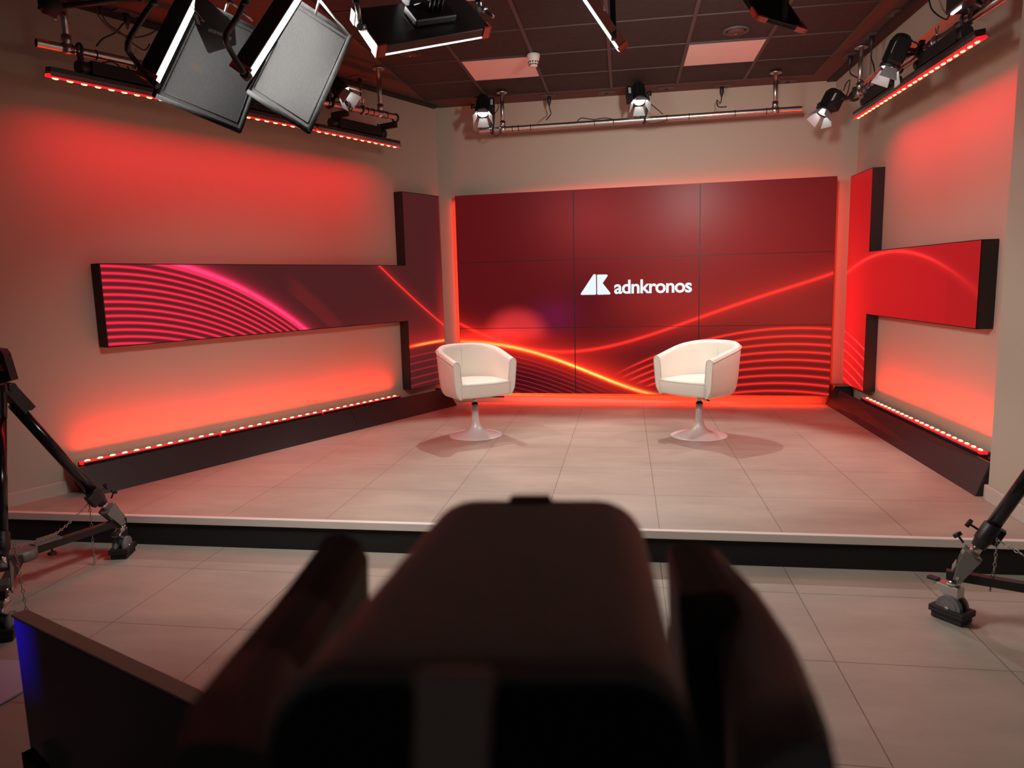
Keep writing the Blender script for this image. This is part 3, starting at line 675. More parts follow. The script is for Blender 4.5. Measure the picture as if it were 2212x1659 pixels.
for o_, p_ in ((fb, atd(530, -4, 2.1)), (fa, atd(334, -4, 2.3)), (fc, atd(769, -6, 2.35)), (fc, atd(1033, -8, 2.75)), (fd, atd(1323, -10, 2.93)), (fe, atd(1699, -12, 2.86))): suspend(o_, p_)
# antenna paddle
D = 2.74
out = [(424, -14), (452, 2), (506.7, 50.6), (509.6, 96.5), (449, 115.2), (421.7, 53), (419.2, 33.5), (420, 8)]
ap = thing('antenna_paddle', 'black arrow shaped antenna paddle hanging before the left grey flag', 'antenna', atd(462, 50, D))
b = MB(); b.prism(rounded([atd(x, y, D + (x - 445) * .0013) for x, y in out], .006, 3), CF * .004); bd = link('board', b, 'antenna', ap)
pf = lambda x, y, e=.002: atd(x, y, D + (x - 445) * .0013 - e)
ex = (pf(449, 61) - pf(507, 82)); ey = (pf(478, 95) - pf(483, 74)).normalized()
put_text('SENNHEISER', 'lettering', 'print', bd, pf(490, 74.5), (pf(450, 60.5) - pf(490, 74.5)).normalized(), ey * 1.35, (pf(450, 60.5) - pf(490, 74.5)).length, 1.0, .01)
b = MB(); c0 = pf(496.5, 80, .002); ax_ = (pf(450, 60.5) - pf(490, 74.5)).normalized()
for i, (dx, dy, w, h) in enumerate(((0, 0, .0125, .0016), (0, .0115, .0125, .0016), (-.0055, .0058, .0016, .013), (.0055, .0058, .0016, .013), (-.0018, .0058, .002, .010), (.0018, .0058, .002, .010))):
    b.cbox(c0 + ax_ * dx + ey * dy, ax_ * w, ey * h, CF * .0006)
link('emblem', b, 'print', bd)
suspend(ap, pf(436, -12, 0), .005)
b = MB(); b.cbox(pf(426, 42, .002), ax_ * .013, (pf(430, 53) - pf(423, 31)), CF * .0008); link('label_plate', b, 'print', bd)
b = MB(); b.cyl(pf(434, 42.5, .004), pf(441, 45.5, .004), .004, seg=8); b.cyl(pf(441, 45.5, .004), pf(407, 6, .02), .0012, seg=6); link('cable_connector', b, 'wire', bd)

# ================================================================== ceiling things
def ceil_light(x0, y0, label):
    o = thing('ceiling_light', label, 'ceiling light', (x0 + .3, y0 + .3, ZC), 'square ceiling light panels')
    link('diffuser', MB().box(x0 + .016, y0 + .010, ZC + .003, x0 + .584, y0 + .590, ZC + .011), 'diffuser', o)
    b = MB(); sq = lambda e, z: [(x0 + e, y0 + e, z), (x0 + .6 - e, y0 + e, z), (x0 + .6 - e, y0 + .6 - e, z), (x0 + e, y0 + .6 - e, z)]
    b.rings([sq(.009, ZC + .011), sq(.009, ZC + .001), sq(.015, ZC + .001), sq(.015, ZC + .011)], False, True, False); link('frame', b, 'ceil_bar', o)
ceil_light(-.938, 5.278, 'pink lit square ceiling light panel beside the smoke detector'); ceil_light(.862, 5.278, 'pink lit square ceiling light panel right of centre'); ceil_light(-.938, 3.478, 'square ceiling light panel cut by the top edge of the picture')
sd = thing('smoke_detector', 'cream smoke detector hanging from the dark ceiling', 'smoke detector', atz(1152, 117, ZC))
p = atz(1152, 117, ZC + .004); b = MB(); b.lathe([(.050, 0), (.052, -.012), (.050, -.03), (.034, -.082), (.028, -.095), (.0001, -.098)], (0, 0, 1), p, 28); link('cover', b, 'white', sd)
for row, rr, z in ((0, .0405, -.062), (1, .035, -.080)):
    for k in range(12):
        t = 2 * math.pi * k / 12; e = V((math.cos(t), math.sin(t), 0)); f = V((-e.y, e.x, 0)); b = MB(); b.cbox(p + e * rr + V((0, 0, z)), e * .004, f * .012, V((0, 0, .010)) - e * .0032); link('vent_slot', b, 'matte', sd)
for (x, y, r, lab) in ((885, 113, .085, 'round dark air valve in ceiling left of smoke detector'), (1590, 65, .095, 'round dark air valve in ceiling near right light panel')):
    p = atz(x, y, ZC + .010); o = thing('air_valve', lab, 'air valve', p, 'round ceiling air valves')
    b = MB(); b.lathe([(r, 0), (r, -.010), (r * .9, -.016), (r * .78, -.008), (r * .76, .0)], (0, 0, 1), p, 32, False); link('ring', b, 'ceil_bar', o)
    b = MB(); b.lathe([(.0001, -.024), (r * .35, -.026), (r * .62, -.018), (r * .66, -.010)], (0, 0, 1), p, 32, False); link('disc', b, 'ceil_edge', o)
    b = MB(); b.cyl(p + V((0, 0, -.03)), p + V((0, 0, -.022)), .006, seg=8); link('screw', b, 'chrome', o)
def outlet(x, y, along_, label):
    p = atz(x, y, ZC - .001); t = V(along_).normalized(); s = V((-t.y, t.x, 0)); o = thing('ceiling_outlet', label, 'power outlet', p, 'outlet plates on the ceiling border')
    b = MB(); b.cbox(p + V((0, 0, -.004)), t * .15, s * .09, (0, 0, .008)); link('plate', b, 'ceil_bar', o, bevel=.002)
    b = MB(); b.cyl(p + V((0, 0, -.012)), p + V((0, 0, -.006)), .02, seg=16); link('socket', b, 'matte', o); return p
def cord(label, pts, r=.0045, plug=None, name='power_cord', m='black', cat='cable', group='black power cords by the ceiling'):
    o = thing(name, label, cat, pts[0], group); b = MB(); b.tube(spline(pts, 8), r, 8); link('cable', b, m, o)
    if plug is not None:
        q = V(plug); b = MB(); b.lathe([(.016, 0), (.019, -.012), (.019, -.05), (.012, -.062), (.006, -.085)], (0, 0, 1), q, 12); link('plug', b, 'black', o)
    return o
p = outlet(1186, 207, BW.t, 'ceiling outlet plate above the left part of back pipe'); q = BW.px(1180, 264, .45)
cord('black cord hanging from ceiling to left part of back pipe', [p + V((0, 0, -.10)), p + V((.015, 0, -.16)), p.lerp(q, .75) + V((.03, 0, 0)), q + V((0, 0, .02))], .005, p + V((0, 0, -.013)))
outlet(1310, 200, BW.t, 'empty ceiling outlet plate left of the middle spotlight'); outlet(1439, 191, BW.t, 'empty ceiling outlet plate right of the middle spotlight'); outlet(1702, 175, BW.t, 'empty ceiling outlet plate near the right end of back pipe')
p = outlet(1559.5, 186, BW.t, 'ceiling outlet plate above the right part of back pipe'); q = BW.px(1562, 236, .45)
cord('black cord hanging from ceiling to right part of back pipe', [p + V((0, 0, -.10)), p + V((-.01, 0, -.15)), p.lerp(q, .6) + V((-.05, 0, 0)), p.lerp(q, .88) + V((-.04, 0, 0)), q + V((.03, 0, .02))], .005, p + V((0, 0, -.013)))
p = outlet(777, 167, LW.t, 'ceiling outlet plate over the left wall by right flag'); q = LW.px(768, 226, .5)
cord('black cord hanging from ceiling to the left pipe', [p + V((0, 0, -.10)), p + V((.0, 0, -.15)), p.lerp(q, .7) + V((.02, 0.02, 0)), q], .005, p + V((0, 0, -.013)))
p = outlet(1939, 27, RW.t, 'empty ceiling outlet plate over the right wall, nearest the camera')
p = outlet(1884, 76, RW.t, 'ceiling outlet plate over the big right spotlight'); q = RW.px(1890, 158, .36)
cord('black cord hanging from ceiling beside the big right spotlight', [p + V((0, 0, -.10)), p + V((.0, 0, -.16)), p.lerp(q, .6) + V((.0, 0.0, -.05)), q], .005, p + V((0, 0, -.013)))
p = outlet(1837, 119, RW.t, 'ceiling outlet plate beside the right pipe hanger'); q = RW.px(1866, 178, .33)
cord('black cord curving from ceiling to inner end of right pipe', [p + V((0, 0, -.10)), p + V((.01, 0, -.15)), p.lerp(q, .55) + V((.0, 0.0, -.06)), q], .005, p + V((0, 0, -.013)))
p = outlet(272, 27, LW.t, 'ceiling outlet plate behind left flag light'); q = LW.px(208, 100, .33)
cord('black cord looping from ceiling down to left pipe by bracket', [p + V((0, 0, -.10)), LW.px(268, 50, .4), LW.px(250, 70, .38), LW.px(222, 84, .36), q], .005, p + V((0, 0, -.013)))
cg = 'loose black cables around the pipes'
def lcab(lab, W, pts, r=.0045): cord(lab, [W.px(x, y, d) for x, y, d in pts], r, None, 'cable', 'black', 'cable', cg)
lcab('black cable curving from top edge across dark left corner', LW, [(208, -6, .5), (207, 20, .5), (219, 42, .48), (245, 66, .45), (285, 80, .42), (318, 76, .42), (343, 62, .45)])
lcab('second black cable sagging beside the left corner cable', LW, [(221, -6, .46), (219, 25, .46), (232, 50, .42), (262, 72, .38), (290, 96, .36), (312, 108, .36), (324, 95, .36)])
lcab('black cable loop hanging between left pipe and red bar', LW, [(215, 146, .36), (222, 136, .36), (245, 134, .36), (262, 150, .36), (275, 176, .36), (280, 168, .36)])
lcab('black cable drooping under left pipe toward grey flag', LW, [(228, 160, .34), (250, 166, .34), (285, 162, .34), (310, 150, .34)])
lcab('black cable crossing above left red bar to its end', LW, [(275, 142, .36), (285, 160, .36), (302, 176, .36), (313, 195, .36), (311, 206, .36)])
lcab('tangle of black cable under the two grey flags', LW, [(538, 214, .4), (550, 228, .4), (558, 232, .4), (548, 222, .4), (566, 226, .4)], .004)
lcab('black cable hanging at left end of the back pipe', BW, [(1060, 232, .5), (1068, 246, .5), (1066, 264, .5), (1064, 284, .5), (1072, 294, .48), (1084, 285, .46)])
lcab('second black cable looping beside back pipe hanger', BW, [(1075, 222, .5), (1076, 234, .5), (1066, 250, .5), (1062, 262, .5)])
lcab('black cable looping along the middle of back pipe', BW, [(1247, 262, .46), (1256, 255, .46), (1272, 257, .46), (1285, 258, .46), (1305, 255, .46), (1322, 257, .46)])
lcab('short black cable from middle spotlight to the pipe', BW, [(1397, 216, .5), (1410, 228, .48), (1422, 238, .46), (1432, 247, .46)])
lcab('black cable sagging under back pipe beside middle spotlight', BW, [(1392, 262, .46), (1404, 266, .46), (1425, 264, .46), (1452, 257, .46)])
lcab('black cable coil at inner end of the right pipe', RW, [(1822, 196, .42), (1828, 180, .4), (1836, 174, .38), (1832, 196, .38), (1826, 214, .38), (1838, 212, .36), (1852, 205, .34)])
lcab('black cable running over the right pipe to top edge', RW, [(2006, -4, .3), (2012, 18, .3), (2026, 33, .3), (2044, 42, .3), (2049, 36, .3), (2062, 20, .3), (2080, 14, .3)])
lcab('black cable sagging under right pipe above the red bar', RW, [(1968, 88, .36), (1984, 98, .36), (1976, 122, .36), (1966, 134, .36)])
lcab('black cable hanging behind right red bar bracket', RW, [(2108, 22, .24), (2112, 34, .24), (2098, 40, .24), (2092, 52, .24), (2100, 60, .24)])
lcab('thin black cable hanging beside the right pipe hanger', RW, [(1863, 120, .12), (1864, 140, .12), (1866, 160, .12), (1868, 172, .12)], .003)
# camera clamp at the far top left and black boom
o = thing('boom_arm', 'dark boom arm with clamp head at the top left corner', 'boom arm', LW.px(120, 12, .75))
b = MB(); b.tube([LW.px(125, 14, .75), LW.px(305, -3, .9)], .014, 10); link('arm', b, 'black', o)
b = MB(); b.lathe([(.02, -.05), (.05, -.03), (.055, .02), (.03, .05)], LW.t, LW.px(108, 10, .75), 16); b.cbox(LW.px(112, 23, .75), LW.t * .12, LW.n * .03, (0, 0, .016)); link('clamp_head', b, 'matte', o)
suspend(o, LW.px(305, -4, .9))
b = MB(); b.torus(LW.px(118, 37, .75), LW.n, .012, .003, 12, 6); b.cyl(LW.px(120, 24, .75), LW.px(119, 34, .75), .004, seg=6); link('safety_ring', b, 'steel', o)
# winged clamps on pipes
def wclamp(lab, W, c):
    c = V(c); o = thing('pipe_clamp', lab, 'clamp', c, 'small chrome pipe clamps'); b = MB(); b.torus(c, W.t, .032, .008, 14, 6); link('collar', b, 'steel', o)
    b = MB(); b.cyl(c + V((0, 0, .03)), c + V((0, 0, .055)), .006, seg=8)
    for s in (-1, 1): b.cbox(c + V((0, 0, .072)) + W.t * s * .016, W.t * .014, W.n * .006, V((0, 0, .034)) + W.t * s * .01)
    link('wing_nut', b, 'chrome', o)
wclamp('chrome wing nut clamp near right end of the left pipe', LW, along(pa, pb, fl_(782))); wclamp('chrome wing nut clamp on left pipe behind the bent yoke', LW, along(pa, pb, fl_(288)))
wclamp('chrome wing nut clamp on right pipe beside the big spotlight', RW, along(ra, rb, fl_r(2024)))
o = thing('stage_spotlight', 'black spotlight cut off by the top right edge of the picture', 'spotlight', RW.px(2100, 0, .33), sg)
c = RW.px(2098, -8, .36); b = MB(); b.cbox(c, RW.t * .24, RW.n * .16, (0, 0, .11)); link('body', b, 'black', o, bevel=.012)
b = MB(); b.cbox(c + V((0, 0, -.06)) + RW.t * .03 + RW.n * .06, RW.t * .10, RW.n * .012, (0, 0, .008)); link('lens', b, 'lens', o)
b = MB(); b.tube([c - RW.t * .08 - V((0, 0, .06)) , c - RW.t * .14 - V((0, 0, .10)), c - RW.t * .26 - V((0, 0, .075))], .013, 8); link('handle', b, 'black', o)
b = MB(); b.cyl(c - V((0, 0, .05)), RW.px(2096, 40, .285), .014, seg=10); link('clamp', b, 'black', o)

# ================================================================== chairs
def chair(label):
    o = thing('tub_chair', label, 'chair', (0, 0, 0), 'white swivel tub chairs')
    # plan path of the shell, front at -y: arm tip, round the back, other arm tip
    def plan(t, s):                                                 # t in 0..1, s scales towards the bottom
        a = -1 + 2 * t; A = abs(a); sg_ = 1 if a > 0 else -1
        if A > .55:
            f = (A - .55) / .45; x = .262 - .006 * f; y = .01 - f * .235
        else:
            an = A / .55 * math.pi / 2; x = .262 * math.sin(an) ** .85; y = .01 + .262 * math.cos(an) ** .85
        return V((sg_ * x * s, y * s if y > 0 else y * (1 - (1 - s) * .4), 0))
    def top(t):
        y = plan(t, 1).y; q = max(0, (.272 - y) / .497); return .755 - .105 * q ** 1.15
    N = 56; R = []; zb = .345
    for i in range(N + 1):
        t = i / N; e = 1e-3; p0 = plan(max(0, t - e), 1); p1 = plan(min(1, t + e), 1); tg = (p1 - p0).normalized(); nrm = V((tg.y, -tg.x, 0))
        if nrm.dot(plan(t, 1)) < 0: nrm = -nrm
        zt = top(t); ring = []
        H = zt - zb
        def pt(off, z):                                             # off: outwards from the middle line, z height
            k = (z - zb) / .40; s = .885 + .125 * min(1, max(0, k)) ** .8; return plan(t, s) + nrm * off + V((0, 0, z))
        w = .030
        prof = [(-w, zb + .02), (-w, zb + H * .35), (-w, zb + H * .7), (-w, zt - .030), (-w * .75, zt - .012), (-w * .3, zt - .001), (w * .3, zt), (w * .78, zt - .011), (w, zt - .032), (w, zb + H * .7), (w, zb + H * .4), (w * .9, zb + .06), (w * .6, zb + .025), (w * .1, zb + .004), (-w * .6, zb)]
        R.append([pt(a, z) for a, z in prof])
    b = MB(); b.rings(R, True); link('shell', b, 'leather', o, local=True)
    for idx in (8,):
        b = MB(); b.tube([r[idx] + (r[idx] - (r[0] + r[idx]) / 2) * .06 for r in R], .0028, 6); link('seam_piping', b, 'piping', o, local=True)
    for k in (0, N):
        b = MB(); b.tube([R[k][j] + V((0, -.002, 0)) for j in (13, 11, 10, 9, 8, 7, 6, 5, 4, 3, 2, 1)], .0026, 6); link('seam_piping', b, 'piping', o, local=True)
    b = MB(); b.cyl(plan(.5, .96) + V((0, -.034, .45)), plan(.5, 1.0) + V((0, -.032, .735)), .0018, seg=6); link('back_seam', b, 'piping', o, local=True)
    # seat cushion
    out = []
    for i in range(15): x = -.222 + .444 * i / 14; out.append(V((x, -.232 - .022 * math.cos(x / .222 * math.pi / 2), 0)))
    for i in range(1, 24):
        a = math.pi * i / 24; out.append(V((.222 * math.cos(a), -.01 + .235 * math.sin(a), 0)))
    c0 = V((0, -.05, 0)); RR = []
    for z, k in ((.352, .90), (.358, .955), (.372, .985), (.445, 1.0), (.463, .985), (.472, .95), (.478, .80), (.482, .5), (.484, .1)): RR.append([c0 + (p - c0) * k + V((0, 0, z)) for p in out])
    b = MB(); b.rings(RR, True); link('seat_cushion', b, 'leather', o, local=True)
    b = MB(); b.tube([c0 + (p - c0) * .992 + V((0, 0, .458)) for p in out[:15]], .003, 6); link('seam_piping', b, 'piping', o, local=True)
    b = MB(); b.lathe([(.10, .335), (.18, .340), (.205, .352)], seg=32); link('under_plate', b, 'black', o, local=True)
    b = MB(); b.tube([(.02, -.05, .333), (.14, -.12, .328), (.20, -.15, .326)], .006, 8); link('height_lever', b, 'black', o, local=True)
    b = MB(); b.lathe([(.222, 0), (.223, .004), (.215, .008), (.16, .016), (.105, .030), (.066, .052), (.044, .085), (.033, .125), (.0285, .18), (.027, .265)], seg=40); link('trumpet_base', b, 'silver', o, local=True)
    b = MB(); b.lathe([(.0285, .262), (.0285, .272), (.024, .275)], seg=24); link('collar', b, 'black', o, local=True)
    b = MB(); b.lathe([(.019, .272), (.019, .338)], seg=20); link('gas_lift', b, 'steel', o, local=True)
    return o
ch = chair('white leather tub chair on the left of the stage, turned toward the right')
ch2 = ch.copy(); COL.objects.link(ch2); ch2['label'] = 'white leather tub chair on the right of the stage, turned toward the left'
for k in list(ch.children): c = k.copy(); COL.objects.link(c); c.parent = ch2
ch.location = (-.857, 5.078, ST); ch.rotation_euler = (0, 0, math.radians(37))
ch2.location = (.968, 5.133, ST); ch2.rotation_euler = (0, 0, math.radians(-42))

# ================================================================== tripods on dollies
def caster(o, p, d):
    # d: the way the wheel points
    p, d = V(p), V(d).normalized(); s = V((-d.y, d.x, 0)); up = V((0, 0, 1))
    k = MB(); k.cyl(p + up * .150, p + up * .175, .026, seg=20); sw = link('caster_swivel', k, 'chrome', o)
    f = MB()
    f.prism([p + s * -.024 + up * .152 + d * -.035, p + s * -.024 + up * .152 + d * .055, p + s * -.024 + up * .135 + d * .075, p + s * -.024 + up * .10 + d * .02, p + s * -.024 + up * .055 + d * .012, p + s * -.024 + up * .055 + d * -.012, p + s * -.024 + up * .11 + d * -.035], s * .048)
    link('caster_fork', f, 'steel', sw, bevel=.006)
    for sg_ in (-1, 1):
        w = MB(); c = p + up * .058; w.cyl(c + s * sg_ * .012, c + s * sg_ * .034, .050, seg=28); wl = link('caster_wheel', w, 'greywheel', o)
        h = MB(); h.cyl(c + s * sg_ * .032, c + s * sg_ * .036, .034, seg=20); link('wheel_hub', h, 'grey', wl)
        h = MB(); h.cyl(c + s * sg_ * .034, c + s * sg_ * .041, .008, seg=12); link('axle_bolt', h, 'chrome', wl)
    g = MB(); g.obox(p + d * .06 - s * .014 + up * .145, d * .045, s * .028, up * .014); link('brake_pedal', g, 'black', o, bevel=.003)
    b = MB()
    for i in range(4):
        e = .004 if i % 2 == 0 else 0; z0 = .004 + i * .013; x = .070 - (3 - i) * .004 + e; y = .050 - (3 - i) * .004 + e
        b.cbox(p + up * (z0 + .006), d * 2 * x, s * 2 * y, up * .0135)
    b.cbox(p + up * .003, d * .11, s * .07, up * .006); link('rubber_boot', b, 'rubber', o, bevel=.003)
def chain(o, pts, r=.0085, name='chain'):
    P = spline(pts, 24); L = [0]
    for i in range(1, len(P)): L.append(L[-1] + (P[i] - P[i - 1]).length)
    n = max(2, int(L[-1] / (r * 2.35))); b = MB(); j = 0
    for k in range(n + 1):
        s = L[-1] * k / n
        while j < len(P) - 2 and L[j + 1] < s: j += 1
        f = (s - L[j]) / max(1e-6, L[j + 1] - L[j]); c = P[j].lerp(P[j + 1], f); t = (P[j + 1] - P[j]).normalized()
        q = t.orthogonal().normalized(); ax = q if k % 2 else t.cross(q)
        b.torus(c, ax, r * .62, .0021, 12, 5, 1.75, t)
    return link(name, b, 'wire', o)
def star_knob(o, c, ax, r=.02):
    c, ax = V(c), V(ax).normalized(); u = ax.orthogonal().normalized(); w = ax.cross(u); pts = []
    for k in range(10): a = 2 * math.pi * k / 10; rr = r if k % 2 == 0 else r * .68; pts.append(c + (u * math.cos(a) + w * math.sin(a)) * rr)
    b = MB(); b.prism(pts, ax * .016); b.cyl(c - ax * .03, c, .005, seg=8); return link('lock_knob', b, 'black', o, bevel=.002)
def leg_foot(o, c, apex, d, wd=None):
    """leg tube down to the dolly arm end above a caster at c"""
    c, apex, d = V(c), V(apex), V(d).normalized(); up = V((0, 0, 1)); s = V((-d.y, d.x, 0)); B = c - d * .03 + up * .235; t = (apex - B).normalized()
    b = MB(); b.tube([B + t * .12, apex - t * .10], .027, 18); lg = link('leg', b, 'gloss', o)
    b = MB(); b.tube([B + t * .05, B + t * .14], .020, 16); link('leg_tip', b, 'chrome', lg)
    b = MB(); b.tube([B + t * .10, B + t * .13, B + t * .135, B + t * .21], [.026, .030, .035, .034], 18); b.cbox(B + t * .17 - s * .02 + t.cross(s) * .03, t * .07, s * .04, t.cross(s) * .05); link('leg_collar', b, 'black', lg, bevel=.004)
    star_knob(lg, B + t * .175 + d * .062 + up * .02, d + up * .6)
    q = t.cross(s).normalized(); q = q if q.dot(d) > 0 else -q
    b = MB()
    for sg_ in (-1, 1): b.prism([B + s * sg_ * .034 - t * .055 + q * .01, B + s * sg_ * .034 - t * .055 - q * .02, B + s * sg_ * .034 + t * .06 - q * .035, B + s * sg_ * .034 + t * .075 + q * .035, B + s * sg_ * .034 + t * .02 + q * .030], s * sg_ * .006)
    b.tube([B + t * .048, B + t * .066], .039, 20); b.cbox(B - t * .012 + q * .028, t * .03, s * .07, q * .008)
    link('foot_clamp', b, 'grey', o, bevel=.002); star_knob(o, B + t * .10 + q * .075, q + t * .5, .019)
    b = MB(); b.cyl(B - t * .04 - s * .042, B - t * .04 + s * .042, .007, seg=10); link('pivot_bolt', b, 'chrome', o)
    caster(o, c, wd or d)
    return B, t, s
def dolly_arm(o, c, hub, d):
    c, hub, d = V(c), V(hub), V(d).normalized(); s = V((-d.y, d.x, 0)); L = (V((hub.x, hub.y, 0)) - V((c.x, c.y, 0))).length
    b = MB(); b.obox(c + d * .028 - s * .020 + V((0, 0, .176)), -d * L, s * .040, (0, 0, .036)); link('dolly_arm', b, 'black', o, bevel=.002)
# left tripod
tl = thing('camera_tripod', 'black camera tripod on wheeled dolly at the left edge of the picture', 'tripod', (-2.5, 2.2, 0))
ap_ = V((-2.5, 2.2, 1.005)); hub = V((-2.5, 2.2, .19)); cs = [V((-2.345, 2.693, 0)), V((-2.213, 1.793, 0)), V((-3.0, 2.12, 0))]
feet = []
for c, wd in zip(cs, ((.30, -1, 0), (.5, -1, 0), (-1, 0, 0))): d = (c - V((hub.x, hub.y, 0))); dolly_arm(tl, c, hub, d); feet.append(leg_foot(tl, c, ap_, d, wd))
b = MB(); b.cyl(hub - V((0, 0, .02)), hub + V((0, 0, .03)), .07, seg=20); link('dolly_hub', b, 'grey', tl)
for c in cs[:1]:
    d = (V((hub.x, hub.y, 0)) - c).normalized(); q = c + d * .33 + V((0, 0, .215)); s = V((-d.y, d.x, 0))
    m = MB(); m.prism([q - s * .03, q + s * .03, q + s * .024 + d * .13, q - s * .024 + d * .13], (0, 0, .012)); m.cbox(q + d * .06 + V((0, 0, .02)), d * .10, s * .008, (0, 0, .02)); link('arm_bracket', m, 'grey', tl)
    star_knob(tl, q + d * .04 - V((0, 0, .06)), (0, 0, -1), .022)
A0 = feet[0][0] + feet[0][1] * .13; A1 = feet[1][0] + feet[1][1] * .13
chain(tl, [A0 - feet[0][2] * 0 - V((.03, .03, 0)), A0.lerp(A1, .5) - V((0, 0, .05)), A1 + V((.02, .03, 0))])
e0 = A0 - V((.035, .035, .005)); chain(tl, [e0, e0 - V((0, .0, .12)), V((e0.x, e0.y - .01, .012))]); e1_ = A1 + V((.03, .04, .01)); chain(tl, [e1_, V((e1_.x + .01, e1_.y + .01, .02))])
b = MB(); b.cyl(ap_ + V((-.03, 0, -.05)), ap_ + V((-.03, 0, .04)), .035, .04, 24); link('spider', b, 'grey', tl)
for c in cs[:2]:
    d = (c - V((ap_.x, ap_.y, 0))).normalized(); t = (V((c.x, c.y, .235)) - ap_).normalized(); s = V((-d.y, d.x, 0))
    b = MB(); b.cbox(ap_ + d * .02 + t * .07, t * .16, s * .06, t.cross(s) * .05); b.cbox(ap_ + d * .055 + t * .07, t * .15, s * .028, t.cross(s) * .03); b.cyl(ap_ + d * .04 + t * .0 - s * .036, ap_ + d * .04 + s * .036, .022, seg=14); link('leg_joint', b, 'black', tl, bevel=.006)
hp = atd(4, 792, 3.15); rx = V((.98, .17, 0)); b = MB()
b.prism([hp - rx * .06 + V((0, 0, .085)), hp + V((0, 0, .075)), hp + rx * .012 + V((0, 0, .055)), hp + rx * .033 + V((0, 0, -.062)), hp - rx * .06 + V((0, 0, -.085))], V((-.17, .98, 0)) * .05); hd = link('tripod_head', b, 'redbadge_body', tl) if False else link('tripod_head', b, 'black', tl)
b = MB(); fy = V((.17, -.98, 0)) * .001
b.prism([hp - rx * .010 + V((0, 0, .010)) + fy, hp + rx * .003 + V((0, 0, .010)) + fy, hp - rx * .001 + V((0, 0, .002)) + fy, hp + rx * .008 + V((0, 0, -.020)) + fy, hp - rx * .010 + V((0, 0, -.020)) + fy], fy * .5); link('red_emblem', b, 'redcap', hd)
b = MB(); b.cyl(ap_ + V((-.04, 0, .03)), ap_ + V((-.04, 0, .14)), .03, seg=20); link('bowl', b, 'matte', tl)
# right tripod
tr = thing('camera_tripod', 'black camera tripod on wheeled dolly at the right edge of the picture', 'tripod', (2.15, 2.1, 0))
ap_ = V((2.17, 2.30, 1.05)); hub = V((2.17, 2.16, .19)); c = V((1.72, 2.360, 0)); d = (c - V((hub.x, hub.y, 0)))
dolly_arm(tr, c, hub, d); B, t, s = leg_foot(tr, c, ap_, d, (-.62, .78, 0))
c2 = V((2.14, 1.66, 0)); d2 = c2 - V((hub.x, hub.y, 0)); dolly_arm(tr, c2, hub, d2); B2, t2, s2 = leg_foot(tr, c2, ap_, d2)
b = MB(); b.cyl(hub - V((0, 0, .02)), hub + V((0, 0, .03)), .07, seg=20); link('dolly_hub', b, 'grey', tr)
b = MB(); b.cyl(ap_ + V((0, 0, -.06)), ap_ + V((0, 0, .06)), .075, .09, 24); link('spider', b, 'black', tr)
A0 = B + t * .15 + V((.03, -.03, 0)); A1 = B2 + t2 * .15; chain(tr, [A0, A0.lerp(A1, .5) - V((0, 0, .05)), A1]); chain(tr, [A0, A0 - V((0, 0, .10)), V((A0.x - .01, A0.y, .16))])

# ================================================================== floor monitor at lower left
def mon_reflection(u, v): return [((.0022, .0015, .0016), 1.0), ((.010, .004, .55), u.step(.15, -.02) * v.step(.22, .50) * .42)]  # blue reflection painted into the dark screen's emission
M['mon'] = screen_mat('monitor face reflection', mon_reflection, 1.0, .25)
TLm = atd(27, 1331, 2.0); dx = V((.915, -.403, 0)).normalized(); dn = V((dx.y, -dx.x, 0)); dn = dn if dn.dot(CF) < 0 else -dn
W_, H_ = .92, .505; mz = TLm.z
mo = thing('floor_monitor', 'dark flat monitor with painted blue corner reflection standing at lower left', 'monitor', (TLm.x + dx.x * .45, TLm.y + dx.y * .45, 0))
A_ = V((TLm.x, TLm.y, mz - H_)); b = MB(); b.obox(A_ - dn * .032, dx * W_, dn * .030, (0, 0, H_)); link('housing', b, 'blackpaint', mo, bevel=.003)
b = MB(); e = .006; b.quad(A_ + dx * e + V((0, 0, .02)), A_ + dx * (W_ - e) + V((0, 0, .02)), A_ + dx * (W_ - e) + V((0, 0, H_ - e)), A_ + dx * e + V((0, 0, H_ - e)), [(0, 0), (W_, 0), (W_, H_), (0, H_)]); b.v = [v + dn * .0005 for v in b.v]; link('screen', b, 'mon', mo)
b = MB(); b.obox(A_ - dn * .036 + V((0, 0, H_)), dx * W_, dn * .040, (0, 0, .006)); link('top_frame', b, 'monframe', mo) if False else link('top_frame', b, 'base', mo)
for u0, h0 in ((.055, .135), (.80, .10)):
    P_ = A_ + dx * u0 + dn * .012; b = MB(); b.prism([P_ + V((0, 0, h0)), P_ + dx * .085 + V((0, 0, h0 - .02)), V((P_.x + dx.x * .085, P_.y + dx.y * .085, 0)), V((P_.x, P_.y, 0))], dn * .03); link('stand_leg', b, 'matte', mo)
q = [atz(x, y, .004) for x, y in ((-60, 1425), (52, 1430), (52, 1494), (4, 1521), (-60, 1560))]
b = MB(); b.prism(q, (0, 0, .006)); tag(link('board', b, 'sheet'), 'pale lilac patch lying on the floor at the left edge', 'board')  # thin flat lilac patch just above the floor

